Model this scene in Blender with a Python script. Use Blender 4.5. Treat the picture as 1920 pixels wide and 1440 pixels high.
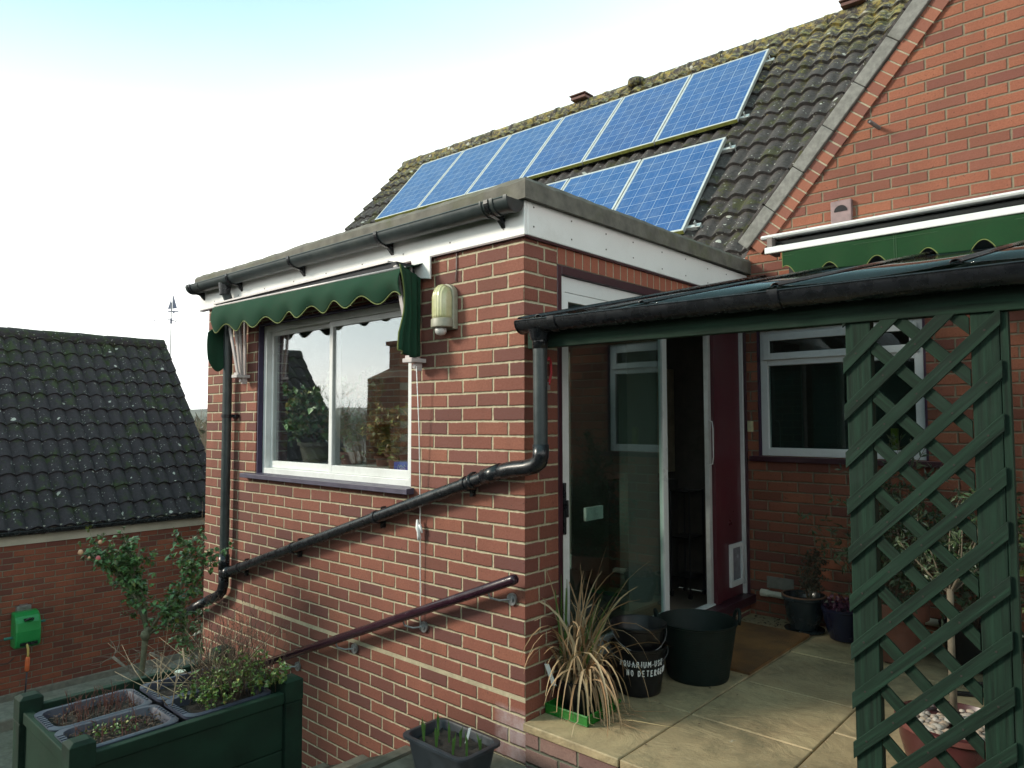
import bpy, math, random
from mathutils import Vector, Matrix
from math import sin, cos, pi, radians, sqrt
random.seed(11)
sc = bpy.context.scene
for _o in list(bpy.data.objects): bpy.data.objects.remove(_o)
col = sc.collection

# ---------------- camera
CAM = Vector((2.305, -2.65, 1.455)); YAW, PIT, ROLL = 2.3045, .0525, -.0022
FW = Vector((cos(PIT)*cos(YAW), cos(PIT)*sin(YAW), sin(PIT)))
RT = Vector((sin(YAW), -cos(YAW), 0)); UP = RT.cross(FW)
RT2 = RT*cos(ROLL) + UP*sin(ROLL); UP2 = -RT*sin(ROLL) + UP*cos(ROLL)
cam = bpy.data.cameras.new('camera'); camo = bpy.data.objects.new('camera', cam); col.objects.link(camo)
cam.sensor_width = 36; cam.lens = 1328/1920*36; cam.clip_start = .05; cam.clip_end = 5000
camo.matrix_world = Matrix(((RT2.x, UP2.x, -FW.x, CAM.x), (RT2.y, UP2.y, -FW.y, CAM.y), (RT2.z, UP2.z, -FW.z, CAM.z), (0, 0, 0, 1)))
sc.camera = camo

# ---------------- world and sun
SUN_EL, SUN_AZ = radians(26), radians(226)      # azimuth: direction (math angle from +x) the sun stands in
EXPOSURE = 1.42
w = bpy.data.worlds.new('World'); sc.world = w; w.use_nodes = True
nt = w.node_tree; nt.nodes.clear()
def WN(t, **k):
    n = nt.nodes.new(t)
    for a, b in k.items(): setattr(n, a, b)
    return n
sky = WN('ShaderNodeTexSky', sky_type='NISHITA', sun_disc=False, sun_elevation=SUN_EL, sun_rotation=(pi/2-SUN_AZ) % (2*pi), air_density=1.0, dust_density=2.5, ozone_density=1.0)
tc = WN('ShaderNodeTexCoord'); sep = WN('ShaderNodeSeparateXYZ'); nt.links.new(tc.outputs['Generated'], sep.inputs[0])
mp = WN('ShaderNodeMapping'); mp.inputs['Scale'].default_value = (1, 1, 3.2); nt.links.new(tc.outputs['Generated'], mp.inputs[0])
nz = WN('ShaderNodeTexNoise'); nz.inputs['Scale'].default_value = 1.7; nz.inputs['Detail'].default_value = 6; nt.links.new(mp.outputs[0], nz.inputs['Vector'])
# thin high cloud: denser towards the horizon
el = WN('ShaderNodeMapRange'); nt.links.new(sep.outputs['Z'], el.inputs[0])
el.inputs[1].default_value = .24; el.inputs[2].default_value = .50; el.inputs[3].default_value = 1.0; el.inputs[4].default_value = .78
ad = WN('ShaderNodeMath', operation='MULTIPLY_ADD'); nt.links.new(nz.outputs['Fac'], ad.inputs[0]); ad.inputs[1].default_value = .36; ad.inputs[2].default_value = -.19
ad2 = WN('ShaderNodeMath', operation='ADD', use_clamp=True); nt.links.new(ad.outputs[0], ad2.inputs[0]); nt.links.new(el.outputs[0], ad2.inputs[1])
mx = WN('ShaderNodeMix', data_type='RGBA'); nt.links.new(ad2.outputs[0], mx.inputs['Factor']); nt.links.new(sky.outputs[0], mx.inputs['A'])

dt = WN('ShaderNodeVectorMath', operation='DOT_PRODUCT'); nt.links.new(tc.outputs['Generated'], dt.inputs[0]); dt.inputs[1].default_value = (-.17, -.15, 1)
hi = WN('ShaderNodeMapRange'); nt.links.new(dt.outputs['Value'], hi.inputs[0]); hi.inputs[1].default_value = .28; hi.inputs[2].default_value = .60
cm = WN('ShaderNodeMix', data_type='RGBA'); nt.links.new(hi.outputs[0], cm.inputs[0]); cm.inputs[6].default_value = (9.6, 9.8, 9.4, 1); cm.inputs[7].default_value = (2.5, 4.5, 4.55, 1)
nt.links.new(cm.outputs[2], mx.inputs['B'])
bg = WN('ShaderNodeBackground'); nt.links.new(mx.outputs['Result'], bg.inputs[0]); bg.inputs[1].default_value = .085
wo = WN('ShaderNodeOutputWorld'); nt.links.new(bg.outputs[0], wo.inputs[0])
sl = bpy.data.lights.new('sun', 'SUN'); sl.energy = 1.5; sl.angle = radians(12); sl.color = (1, .91, .77)
so = bpy.data.objects.new('sun', sl); col.objects.link(so)
sd = Vector((cos(SUN_EL)*cos(SUN_AZ), cos(SUN_EL)*sin(SUN_AZ), sin(SUN_EL)))
so.rotation_euler = sd.to_track_quat('Z', 'Y').to_euler(); so.location = (-5, -5, 12)
sc.view_settings.view_transform = 'Standard'; sc.view_settings.look = 'None'
sc.view_settings.exposure = EXPOSURE; sc.view_settings.gamma = 1; sc.view_settings.use_curve_mapping = False
sc.render.engine = 'CYCLES'
sc.cycles.max_bounces = 8; sc.cycles.transparent_max_bounces = 16; sc.cycles.caustics_reflective = False; sc.cycles.caustics_refractive = False

# ---------------- material helper
class MT:
    def __init__(s, name):
        s.m = bpy.data.materials.new(name); s.m.use_nodes = True; s.nt = s.m.node_tree; s.nt.nodes.clear()
        s.out = s.nt.nodes.new('ShaderNodeOutputMaterial')
        s.b = s.nt.nodes.new('ShaderNodeBsdfPrincipled'); s.nt.links.new(s.b.outputs[0], s.out.inputs[0])
    def n(s, t, ins=None, **k):
        n = s.nt.nodes.new(t)
        for a, b in k.items(): setattr(n, a, b)
        for a, b in (ins or {}).items(): s.put(n.inputs[a], b)
        return n
    def put(s, inp, v):
        if isinstance(v, bpy.types.NodeSocket): s.nt.links.new(v, inp)
        elif isinstance(v, (tuple, list)) and len(v) == 3 and inp.type == 'RGBA': inp.default_value = (*v, 1)
        else: inp.default_value = v
    def pos(s): return s.n('ShaderNodeNewGeometry').outputs['Position']
    def obj(s): return s.n('ShaderNodeTexCoord').outputs['Object']
    def xyz(s, v):
        q = s.n('ShaderNodeSeparateXYZ', {0: v}); return q.outputs[0], q.outputs[1], q.outputs[2]
    def comb(s, x, y, z): return s.n('ShaderNodeCombineXYZ', {0: x, 1: y, 2: z}).outputs[0]
    def mul(s, v, t): return s.n('ShaderNodeVectorMath', {0: v, 1: t}, operation='MULTIPLY').outputs[0]
    def math(s, op, a, b=None, c=None, clamp=False):
        d = {0: a}
        if b is not None: d[1] = b
        if c is not None: d[2] = c
        return s.n('ShaderNodeMath', d, operation=op, use_clamp=clamp).outputs[0]
    def noise(s, v, scale, detail=4, rough=.55): return s.n('ShaderNodeTexNoise', {'Vector': v, 'Scale': scale, 'Detail': detail, 'Roughness': rough}).outputs['Fac']
    def vor(s, v, scale, out='Distance', feature='F1'): return s.n('ShaderNodeTexVoronoi', {'Vector': v, 'Scale': scale}, feature=feature).outputs[out]
    def white(s, v): return s.n('ShaderNodeTexWhiteNoise', {'Vector': v}, noise_dimensions='3D').outputs['Value']
    def rng(s, v, a, b, c=0., d=1., smooth=False):
        return s.n('ShaderNodeMapRange', {0: v, 1: a, 2: b, 3: c, 4: d}, interpolation_type='SMOOTHSTEP' if smooth else 'LINEAR').outputs[0]
    def mix(s, f, a, b, bt='MIX'):
        return s.n('ShaderNodeMix', {'Factor': f, 'A': a, 'B': b}, data_type='RGBA', blend_type=bt).outputs['Result'] if 0 else s._mix(f, a, b, bt)
    def _mix(s, f, a, b, bt):
        n = s.nt.nodes.new('ShaderNodeMix'); n.data_type = 'RGBA'; n.blend_type = bt
        s.put(n.inputs[0], f); s.put(n.inputs[6], a); s.put(n.inputs[7], b); return n.outputs[2]
    def ramp(s, f, stops):
        n = s.n('ShaderNodeValToRGB', {0: f}); r = n.color_ramp
        while len(r.elements) < len(stops): r.elements.new(.5)
        for e, (p, c) in zip(r.elements, stops): e.position = p; e.color = (*c, 1) if len(c) == 3 else c
        return n.outputs[0]
    def rand(s): return s.n('ShaderNodeNewGeometry').outputs['Random Per Island']
    def bump(s, h, strength=.5, dist=.01):
        s.put(s.b.inputs['Normal'], s.n('ShaderNodeBump', {'Height': h, 'Strength': strength, 'Distance': dist}).outputs[0])
    def base(s, c, rough=.6, metal=0, spec=None):
        s.put(s.b.inputs['Base Color'], c); s.put(s.b.inputs['Roughness'], rough); s.put(s.b.inputs['Metallic'], metal)
        if spec is not None: s.put(s.b.inputs['Specular IOR Level'], spec)
        return s

def simple(name, c, rough=.5, metal=0, var=.25, scale=14, bump=.15, spec=None, dirt=None, dscale=3):
    m = MT(name); p = m.obj(); nse = m.noise(p, scale, 6)
    a = tuple(x*(1-var) for x in c); b = tuple(min(1, x*(1+var)) for x in c)
    cc = m.mix(m.rng(nse, .3, .7), a, b)
    if dirt:
        cc = m.mix(m.math('MULTIPLY', m.rng(m.noise(p, dscale, 8, .7), .5, .75), dirt[3] if len(dirt) > 3 else .7), cc, tuple(dirt[:3]))
    m.base(cc, m.rng(nse, .3, .7, max(0, rough-.06), min(1, rough+.1)), metal, spec)
    if bump: m.bump(m.noise(p, scale*4, 5), bump, .004)
    return m.m

def brick_mat(name, axis, c1, c2, c3, mortar, shift=(0, .1125), z0=.105, dpc=None, sign=1, white=None, jit=1.0):
    """courses of 75 mm, bricks of 225 mm: u runs along the wall, v is height"""
    m = MT(name); P = m.pos(); x, y, z = m.xyz(P)
    u = {'x': x, 'y': y}[axis]
    wob = m.noise(P, 22, 4); wob2 = m.noise(P, 55, 3)
    if sign < 0: u = m.math('MULTIPLY', u, -1)
    zz = m.math('ADD', z, m.math('MULTIPLY', m.math('SUBTRACT', m.noise(P, 1.3, 2), .5), .012*jit))
    if dpc is not None:   # a thick bed joint at the damp course: everything below sits 10 mm lower
        below = m.math('LESS_THAN', z, dpc)
        zz = m.math('ADD', zz, m.math('MULTIPLY', below, .010))
    v = m.math('SUBTRACT', zz, z0 - 7.5)
    row = m.math('FLOOR', m.math('DIVIDE', v, .075))
    fv = m.math('SUBTRACT', v, m.math('MULTIPLY', row, .075))
    odd = m.math('MODULO', row, 2)
    sh = m.math('ADD', m.math('MULTIPLY', odd, shift[1]-shift[0]), shift[0]+45)
    uu = m.math('ADD', m.math('ADD', u, sh), m.math('MULTIPLY', m.math('SUBTRACT', m.white(m.comb(row, 3.3, 1.7)), .5), .012*jit))
    c = m.math('FLOOR', m.math('DIVIDE', uu, .225))
    fu = m.math('SUBTRACT', uu, m.math('MULTIPLY', c, .225))
    dv = m.math('MINIMUM', fv, m.math('SUBTRACT', .075, fv)); du = m.math('MINIMUM', fu, m.math('SUBTRACT', .225, fu))
    d = m.math('MINIMUM', dv, du)
    d = m.math('ADD', d, m.math('MULTIPLY', m.math('SUBTRACT', wob, .5), .0095))
    d = m.math('ADD', d, m.math('MULTIPLY', m.math('SUBTRACT', wob2, .5), .005))
    if dpc is not None:
        band = m.math('LESS_THAN', m.math('ABSOLUTE', m.math('SUBTRACT', z, dpc)), .0125)
        d = m.math('MULTIPLY', d, m.math('SUBTRACT', 1, band))
    brick = m.rng(d, .0042, .0068, 0, 1, True)
    r = m.white(m.comb(row, c, 5.1)); r2 = m.white(m.comb(row, c, 9.7))
    colr = m.ramp(r, [(0, c3), (.13, c3), (.24, c1), (.42, tuple(q*g for q, g in zip(c1, (1.18, 1.25, 1.15)))), (.6, c2), (.78, c1), (.9, tuple(q*g for q, g in zip(c2, (.85, .95, 1.15)))), (1, tuple(q*.62 for q in c1))])
    fine = m.noise(P, 90, 5, .7); big = m.noise(P, 2.2, 5)
    colr = m.mix(m.rng(fine, .35, .75, 0, .6), colr, tuple(q*.55 for q in c1))
    colr = m.mix(m.math('MULTIPLY', m.math('GREATER_THAN', m.noise(P, 48, 2), .70), .55), colr, (.02, .012, .012))
    colr = m.mix(m.rng(big, .35, .7, 0, .45), colr, tuple(q*.6 for q in c2))
    if white is not None:      # lime bloom low on the wall
        wx, wz = white
        k = m.math('MULTIPLY', m.rng(m.math('SUBTRACT', x, wx), 0, .03), m.rng(m.math('SUBTRACT', wz, z), 0, .03))
        k = m.math('MULTIPLY', k, m.rng(m.noise(P, 9, 6, .7), .36, .62, .15, .75))
        colr = m.mix(k, colr, (.40, .33, .34))
    stn = m.rng(m.noise(m.mul(P, (2.2, 2.2, .45)), 1.6, 6, .65), .5, .72, 0, .38)
    colr = m.mix(stn, colr, tuple(q*.42 for q in c1))
    mort = m.mix(m.rng(m.noise(P, 30, 5, .7), .3, .7), tuple(q*.7 for q in mortar), mortar)
    mort = m.mix(m.math('MULTIPLY', stn, 1.3), mort, tuple(q*.35 for q in mortar)); mort = m.mix(m.rng(m.noise(P, 7, 6, .75), .45, .75, 0, .5), mort, tuple(q*.5 for q in mortar))
    m.base(m.mix(brick, mort, colr), m.rng(fine, .3, .7, .75, .95))
    h = m.math('ADD', m.rng(d, .001, .010, 0, 1, True), m.math('MULTIPLY', fine, .22))
    h = m.math('ADD', h, m.math('MULTIPLY', wob2, .15))
    m.bump(h, .85, .008)
    return m.m

# ---------------- mesh helper
def tag(o, label=None, cat=None, group=None, kind=None):
    if label: o['label'] = label
    if cat: o['category'] = cat
    if group: o['group'] = group
    if kind: o['kind'] = kind
    return o
def thing(name, label, cat, loc=(0, 0, 0), rz=0, group=None):
    o = bpy.data.objects.new(name, None); col.objects.link(o); o.location = loc; o.rotation_euler = (0, 0, rz); o.empty_display_size = .1
    return tag(o, label, cat, group)
def origin(o):
    L = Vector((0, 0, 0))
    while o is not None: L += o.location; o = o.parent
    return L
class MB:
    def __init__(s): s.v = []; s.f = []
    def add(s, vs, fs):
        k = len(s.v); s.v += [tuple(q) for q in vs]; s.f += [tuple(i+k for i in f) for f in fs]; return s
    def box(s, a, b):
        x0, y0, z0 = (min(p, q) for p, q in zip(a, b)); x1, y1, z1 = (max(p, q) for p, q in zip(a, b))
        return s.add([(x0, y0, z0), (x1, y0, z0), (x1, y1, z0), (x0, y1, z0), (x0, y0, z1), (x1, y0, z1), (x1, y1, z1), (x0, y1, z1)],
                     [(3, 2, 1, 0), (4, 5, 6, 7), (0, 1, 5, 4), (1, 2, 6, 5), (2, 3, 7, 6), (3, 0, 4, 7)])
    def obox(s, c, ax, half):
        c = Vector(c); A = [Vector(a).normalized()*h for a, h in zip(ax, half)]
        vs = [c + A[0]*i + A[1]*j + A[2]*k for k in (-1, 1) for (i, j) in ((-1, -1), (1, -1), (1, 1), (-1, 1))]
        fl = (A[0].cross(A[1])).dot(A[2]) < 0
        fs = [(3, 2, 1, 0), (4, 5, 6, 7), (0, 1, 5, 4), (1, 2, 6, 5), (2, 3, 7, 6), (3, 0, 4, 7)]
        return s.add(vs, [tuple(reversed(f)) for f in fs] if fl else fs)
    def bar(s, a, b, w, t, up=(0, 0, 1)):
        a = Vector(a); b = Vector(b); d = (b-a); L = d.length; d.normalize()
        sd_ = d.cross(Vector(up)).normalized(); u = sd_.cross(d)
        return s.obox((a+b)/2, (d, sd_, u), (L/2, w/2, t/2))
    def tube(s, path, r, n=10, cap=True, closed=False):
        P = [Vector(p) for p in path]; R = r if isinstance(r, (list, tuple)) else [r]*len(P)
        k = len(s.v); prev = None
        for i, p in enumerate(P):
            if closed: t = P[(i+1) % len(P)]-P[i-1]
            else: t = (P[min(i+1, len(P)-1)]-P[max(i-1, 0)])
            t.normalize()
            if prev is None:
                a = t.cross(Vector((0, 0, 1)));
                if a.length < .1: a = t.cross(Vector((1, 0, 0)))
                a.normalize()
            else:
                a = prev - t*prev.dot(t); a.normalize()
            prev = a; b = t.cross(a)
            for j in range(n):
                q = 2*pi*j/n; s.v.append(tuple(p + (a*cos(q)+b*sin(q))*R[i]))
        m_ = len(P)
        for i in range(m_ if closed else m_-1):
            for j in range(n):
                a0 = k+i*n+j; a1 = k+i*n+(j+1) % n; b0 = k+((i+1) % m_)*n+j; b1 = k+((i+1) % m_)*n+(j+1) % n
                s.f.append((a0, a1, b1, b0))
        if cap and not closed:
            s.f.append(tuple(k+j for j in reversed(range(n)))); s.f.append(tuple(k+(m_-1)*n+j for j in range(n)))
        return s
    def lathe(s, prof, c=(0, 0, 0), n=32, sx=1, sy=1, cap=True):
        k = len(s.v); c = Vector(c)
        for r, z in prof:
            for j in range(n):
                q = 2*pi*j/n; s.v.append((c.x+r*sx*cos(q), c.y+r*sy*sin(q), c.z+z))
        for i in range(len(prof)-1):
            for j in range(n):
                s.f.append((k+i*n+j, k+i*n+(j+1) % n, k+(i+1)*n+(j+1) % n, k+(i+1)*n+j))
        if cap: s.f.append(tuple(k+j for j in reversed(range(n)))); s.f.append(tuple(k+(len(prof)-1)*n+j for j in range(n)))
        return s
    def grid(s, fn, nu, nv):
        k = len(s.v)
        for j in range(nv+1):
            for i in range(nu+1): s.v.append(tuple(fn(i/nu, j/nv)))
        for j in range(nv):
            for i in range(nu):
                a = k+j*(nu+1)+i; s.f.append((a, a+1, a+nu+2, a+nu+1))
        return s
    def poly(s, pts, d):
        """extrude polygon pts (3D, planar) by vector d"""
        P = [Vector(p) for p in pts]; d = Vector(d); n = len(P)
        return s.add(P+[p+d for p in P], [tuple(reversed(range(n))), tuple(range(n, 2*n))]+[(i, (i+1) % n, n+(i+1) % n, n+i) for i in range(n)])
    def build(s, name, mat, parent=None, smooth=False, bevel=0, solid=0, world=True, seg=2, auto=None):
        me = bpy.data.meshes.new(name)
        L = origin(parent) if (parent is not None and world) else Vector((0, 0, 0))
        me.from_pydata([tuple(Vector(v)-L) for v in s.v], [], s.f); me.validate(); me.update()
        o = bpy.data.objects.new(name, me); col.objects.link(o)
        if mat: me.materials.append(mat)
        if parent is not None: o.parent = parent
        if smooth:
            for p in me.polygons: p.use_smooth = True
            if auto:
                me.set_sharp_from_angle(angle=radians(auto))
        if solid:
            md = o.modifiers.new('thickness', 'SOLIDIFY'); md.thickness = solid; md.offset = 0
        if bevel:
            md = o.modifiers.new('bevel', 'BEVEL'); md.width = bevel; md.segments = seg; md.limit_method = 'ANGLE'; md.angle_limit = radians(40)
        return o
def struct(o): o['kind'] = 'structure'; return o
def copy_tree(o, parent=None):
    c = o.copy(); col.objects.link(c)
    if parent is not None: c.parent = parent
    for ch in [q for q in bpy.data.objects if q.parent == o]: copy_tree(ch, c)
    return c
def rnd(a, b): return random.uniform(a, b)

# wall with rectangular openings, in plane; axis 'x' (front faces -y) or 'y' (front faces +x)
def wall(name, mat, parent, axis, u0, u1, z0, z1, pos, thick, holes):
    us = sorted({u0, u1, *[h[0] for h in holes], *[h[1] for h in holes]}); zs = sorted({z0, z1, *[h[2] for h in holes], *[h[3] for h in holes]})
    m = MB()
    inside = lambda u, z: u0 < u < u1 and z0 < z < z1 and not any(h[0] < u < h[1] and h[2] < z < h[3] for h in holes)
    def P(u, d, z): return (u, pos+d, z) if axis == 'x' else (pos-d, u, z)
    for i in range(len(us)-1):
        for j in range(len(zs)-1):
            um, zm = (us[i]+us[i+1])/2, (zs[j]+zs[j+1])/2
            if not inside(um, zm): continue
            a, b, c, d = us[i], us[i+1], zs[j], zs[j+1]
            m.add([P(a, 0, c), P(b, 0, c), P(b, 0, d), P(a, 0, d)], [(0, 1, 2, 3)])
            m.add([P(a, thick, c), P(b, thick, c), P(b, thick, d), P(a, thick, d)], [(3, 2, 1, 0)])
            eps = 1e-4
            if not inside(a-eps, zm): m.add([P(a, 0, c), P(a, 0, d), P(a, thick, d), P(a, thick, c)], [(0, 1, 2, 3)])
            if not inside(b+eps, zm): m.add([P(b, 0, c), P(b, thick, c), P(b, thick, d), P(b, 0, d)], [(0, 1, 2, 3)])
            if not inside(um, c-eps): m.add([P(a, 0, c), P(a, thick, c), P(b, thick, c), P(b, 0, c)], [(0, 1, 2, 3)])
            if not inside(um, d+eps): m.add([P(a, 0, d), P(b, 0, d), P(b, thick, d), P(a, thick, d)], [(0, 1, 2, 3)])
    return m.build(name, mat, parent)
# ---------------- materials
BR_A = brick_mat('extension_brick', 'x', (.255, .088, .058), (.21, .068, .046), (.125, .045, .040), (.50, .43, .29), (.005, .1175), dpc=.100, sign=-1, white=(-.21, .055))
BR_B = brick_mat('return_brick', 'y', (.28, .09, .058), (.235, .072, .048), (.17, .055, .042), (.50, .43, .29), (.1175, .07))
BR_C = brick_mat('gable_brick', 'x', (.285, .094, .052), (.24, .077, .044), (.175, .058, .044), (.22, .175, .115), (-.036+.225, .1125-.036+.0), jit=.7)
BR_N = brick_mat('garage_brick', 'y', (.29, .080, .042), (.23, .062, .036), (.15, .048, .036), (.24, .20, .14), (0, .1125))
def island_brick(name, cs):
    m = MT(name); P = m.pos(); r = m.rand()
    c = m.ramp(r, [(0, cs[0]), (.4, cs[1]), (.75, cs[2]), (1, cs[0])])
    f = m.noise(P, 80, 5, .7)
    c = m.mix(m.rng(f, .35, .75, 0, .4), c, tuple(q*.55 for q in cs[0]))
    m.base(c, .85); m.bump(f, .4, .004); return m.m
BRK_RAKE = island_brick('raking_course_brick', [(.29, .105, .062), (.25, .086, .052), (.17, .064, .05)])
BRK_SOLD = island_brick('soldier_course_brick', [(.36, .115, .065), (.31, .095, .055), (.27, .085, .055)])
MORT = simple('mortar', (.36, .32, .23), .95, var=.25, scale=40, bump=.4)
WHITE = simple('white_upvc', (.70, .71, .70), .32, var=.04, scale=5, bump=.02, dirt=(.33, .33, .29, .35), dscale=4)
FASC = simple('white_fascia_board', (.80, .80, .78), .38, var=.03, scale=3, bump=.02, dirt=(.46, .42, .36, .35), dscale=2.4)
BLACKP = simple('black_plastic', (.009, .010, .013), .26, var=.3, scale=25, bump=.03, dirt=(.035, .035, .035, .25), dscale=9)
GREYBLK = simple('weathered_black_plastic', (.030, .040, .042), .36, var=.25, scale=16, bump=.04, dirt=(.10, .11, .095, .5), dscale=7)
MAROON = simple('maroon_paint', (.040, .010, .018), .35, var=.2, scale=10, bump=.06)
MAROON2 = simple('maroon_panel_paint', (.085, .016, .024), .33, var=.15, scale=6, bump=.04)
SILLM = simple('slate_violet_paint', (.060, .052, .085), .5, var=.2, scale=14, bump=.08)
GREENW = simple('green_stained_wood', (.0075, .0245, .0145), .75, var=.5, scale=13, bump=.3, spec=.25, dirt=(.008, .016, .012, .6), dscale=11)
def wood(name, ang, c=(.0075, .0245, .0145)):
    m = MT(name); x, y, z = m.xyz(m.obj()); ca, sa = cos(ang), sin(ang)
    al = m.math('ADD', m.math('MULTIPLY', x, ca), m.math('MULTIPLY', z, sa)); ac = m.math('SUBTRACT', m.math('MULTIPLY', z, ca), m.math('MULTIPLY', x, sa))
    g = m.noise(m.comb(m.math('MULTIPLY', al, 3.5), m.math('MULTIPLY', y, 30), m.math('MULTIPLY', ac, 75)), 1.0, 5, .6); w_ = m.noise(m.obj(), 5, 6, .7)
    cc = m.mix(m.rng(g, .35, .68), tuple(q*.45 for q in c), tuple(q*1.35 for q in c)); cc = m.mix(m.rng(w_, .52, .72, 0, .5), cc, (.018, .030, .024))
    cc = m.mix(m.math('MULTIPLY', m.math('GREATER_THAN', m.noise(m.comb(m.math('MULTIPLY', al, 9), y, m.math('MULTIPLY', ac, 50)), 1.6, 4, .7), .73), .6), cc, (.07, .08, .065))
    m.base(cc, .78, 0, .25); m.bump(g, .55, .004); return m.m
GW_F = wood('green_slat_wood_grain', pi/4); GW_B = wood('green_back_slat_wood_grain', -pi/4, (.0065, .022, .012)); GW_V = wood('green_post_wood_grain', pi/2); GW_H = wood('green_beam_wood_grain', 0, (.009, .029, .017))
GREENP = simple('dark_green_painted_board', (.010, .030, .018), .7, var=.3, scale=7, bump=.2, spec=.2, dirt=(.02, .03, .022, .4), dscale=6)
FELT = simple('mossy_roof_kerb', (.135, .125, .105), .9, var=.35, scale=12, bump=.5, dirt=(.085, .095, .03, .75), dscale=3.5)
FABR = simple('green_awning_canvas', (.012, .047, .026), .9, var=.12, scale=60, bump=.15, spec=.2, dirt=(.028, .052, .028, .5), dscale=3)
FABR2 = simple('bright_green_awning_canvas', (.012, .047, .017), .9, var=.12, scale=60, bump=.12, spec=.2, dirt=(.03, .05, .02, .5), dscale=3)
TRIM = simple('yellow_green_binding', (.13, .16, .045), .8, var=.2, scale=40)
ALU = simple('pale_aluminium', (.60, .60, .58), .35, .3, var=.1, scale=14, bump=.03, dirt=(.25, .24, .21, .4))
STEEL = simple('galvanised_steel', (.35, .36, .37), .4, .8, var=.2, scale=30)
BARS = simple('enamelled_awning_bar', (.52, .47, .46), .35, .1, var=.1, scale=20)
SOIL = simple('potting_soil', (.015, .011, .008), .95, var=.6, scale=60, bump=1.0)
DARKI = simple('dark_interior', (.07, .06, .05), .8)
PLAST = simple('interior_plaster', (.15, .145, .125), .9, var=.05, scale=4)
CREAM = simple('cream_interior_paint', (.22, .18, .12), .6, var=.06, scale=4)
FLOORI = simple('interior_tile_floor', (.16, .12, .09), .4, var=.2, scale=5)
TERR = simple('terracotta', (.14, .050, .031), .8, var=.22, scale=10, bump=.15, dirt=(.16, .11, .08, .4), dscale=6)
REDPOT = simple('dark_red_glazed_pot', (.055, .015, .015), .3, var=.25, scale=8, bump=.05)
NAVY = simple('navy_glazed_pot', (.012, .014, .035), .2, var=.2, scale=8)
BLUEPOT = simple('blue_black_glazed_pot', (.014, .022, .026), .22, var=.3, scale=8)
BUCK = simple('black_bucket_plastic', (.006, .006, .007), .36, var=.35, scale=10, bump=.08, spec=.35, dirt=(.04, .032, .024, .3), dscale=9)
TUBG = simple('dark_green_rubber', (.003, .009, .007), .6, var=.3, scale=20, bump=.1, spec=.3)
TRAYG = simple('bright_green_tray_plastic', (.012, .16, .016), .35, var=.1, scale=8)
TRAYK = simple('slate_blue_tray_plastic', (.034, .040, .064), .42, var=.25, scale=10, bump=.04, dirt=(.02, .02, .02, .5), dscale=8)
WPAINT = simple('white_brush_paint', (.82, .83, .82), .6, var=.12, scale=60)
WLAB = simple('white_label_plastic', (.78, .80, .80), .4, var=.05)
STEMB = simple('brown_twig_bark', (.10, .065, .045), .9, var=.4, scale=50, bump=.4)
STEMG = simple('rose_stem_bark', (.15, .15, .095), .85, var=.35, scale=40, bump=.4)
DEAD = simple('dead_straw_stalk', (.34, .26, .17), .9, var=.35, scale=30)
TAN = simple('dry_tan_leaf', (.36, .235, .125), .8, var=.4, scale=14, bump=.2)
def leafmat(name, cols, rough=.45):
    m = MT(name); r = m.rand(); n = len(cols)
    c = m.ramp(r, [(i/max(1, n-1), q) for i, q in enumerate(cols)])
    c = m.mix(m.rng(m.noise(m.pos(), 60, 3), .3, .7, 0, .4), c, tuple(q*.5 for q in cols[0]))
    m.base(c, rough); m.put(m.b.inputs['Subsurface Weight'], 0); return m.m
LF_ROSE = leafmat('rose_leaf', [(.06, .15, .045), (.10, .23, .065), (.08, .18, .07), (.16, .28, .07), (.022, .065, .026), (.16, .17, .03)])
LF_MINT = leafmat('mint_leaf', [(.05, .12, .022), (.10, .19, .026), (.06, .13, .025), (.17, .24, .035), (.035, .08, .02), (.34, .32, .07)])
LF_DARK = leafmat('dark_shrub_leaf', [(.012, .022, .012), (.02, .035, .014), (.03, .03, .015), (.014, .02, .014)])
LF_EVER = leafmat('evergreen_leaf', [(.02, .045, .018), (.03, .07, .02), (.05, .09, .035), (.12, .15, .08), (.02, .035, .02)])
LF_VAR = leafmat('variegated_leaf', [(.10, .15, .05), (.22, .24, .06), (.05, .10, .03), (.26, .28, .14), (.15, .14, .03)])
LF_HOUSE = leafmat('houseplant_leaf', [(.06, .17, .05), (.11, .25, .09), (.18, .28, .13), (.07, .18, .05), (.36, .26, .11), (.05, .13, .05)])
LF_WARM = leafmat('begonia_leaf', [(.18, .25, .07), (.38, .38, .08), (.45, .22, .08), (.14, .21, .07), (.28, .10, .08)])
LF_BLADE = leafmat('green_blade_leaf', [(.05, .13, .02), (.10, .19, .04), (.07, .15, .03), (.17, .20, .06)])
LF_TAN = leafmat('dry_blade_leaf', [(.44, .31, .17), (.30, .19, .10), (.52, .40, .25), (.38, .21, .10), (.22, .14, .08), (.46, .36, .18)], .8)
LF_DEADB = leafmat('brown_dead_leaf', [(.06, .032, .022), (.10, .065, .035), (.04, .025, .02), (.05, .03, .02)], .9)
PINK = simple('pink_petal', (.60, .14, .15), .6)
PEACH = simple('peach_petal', (.62, .34, .20), .6)

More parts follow.
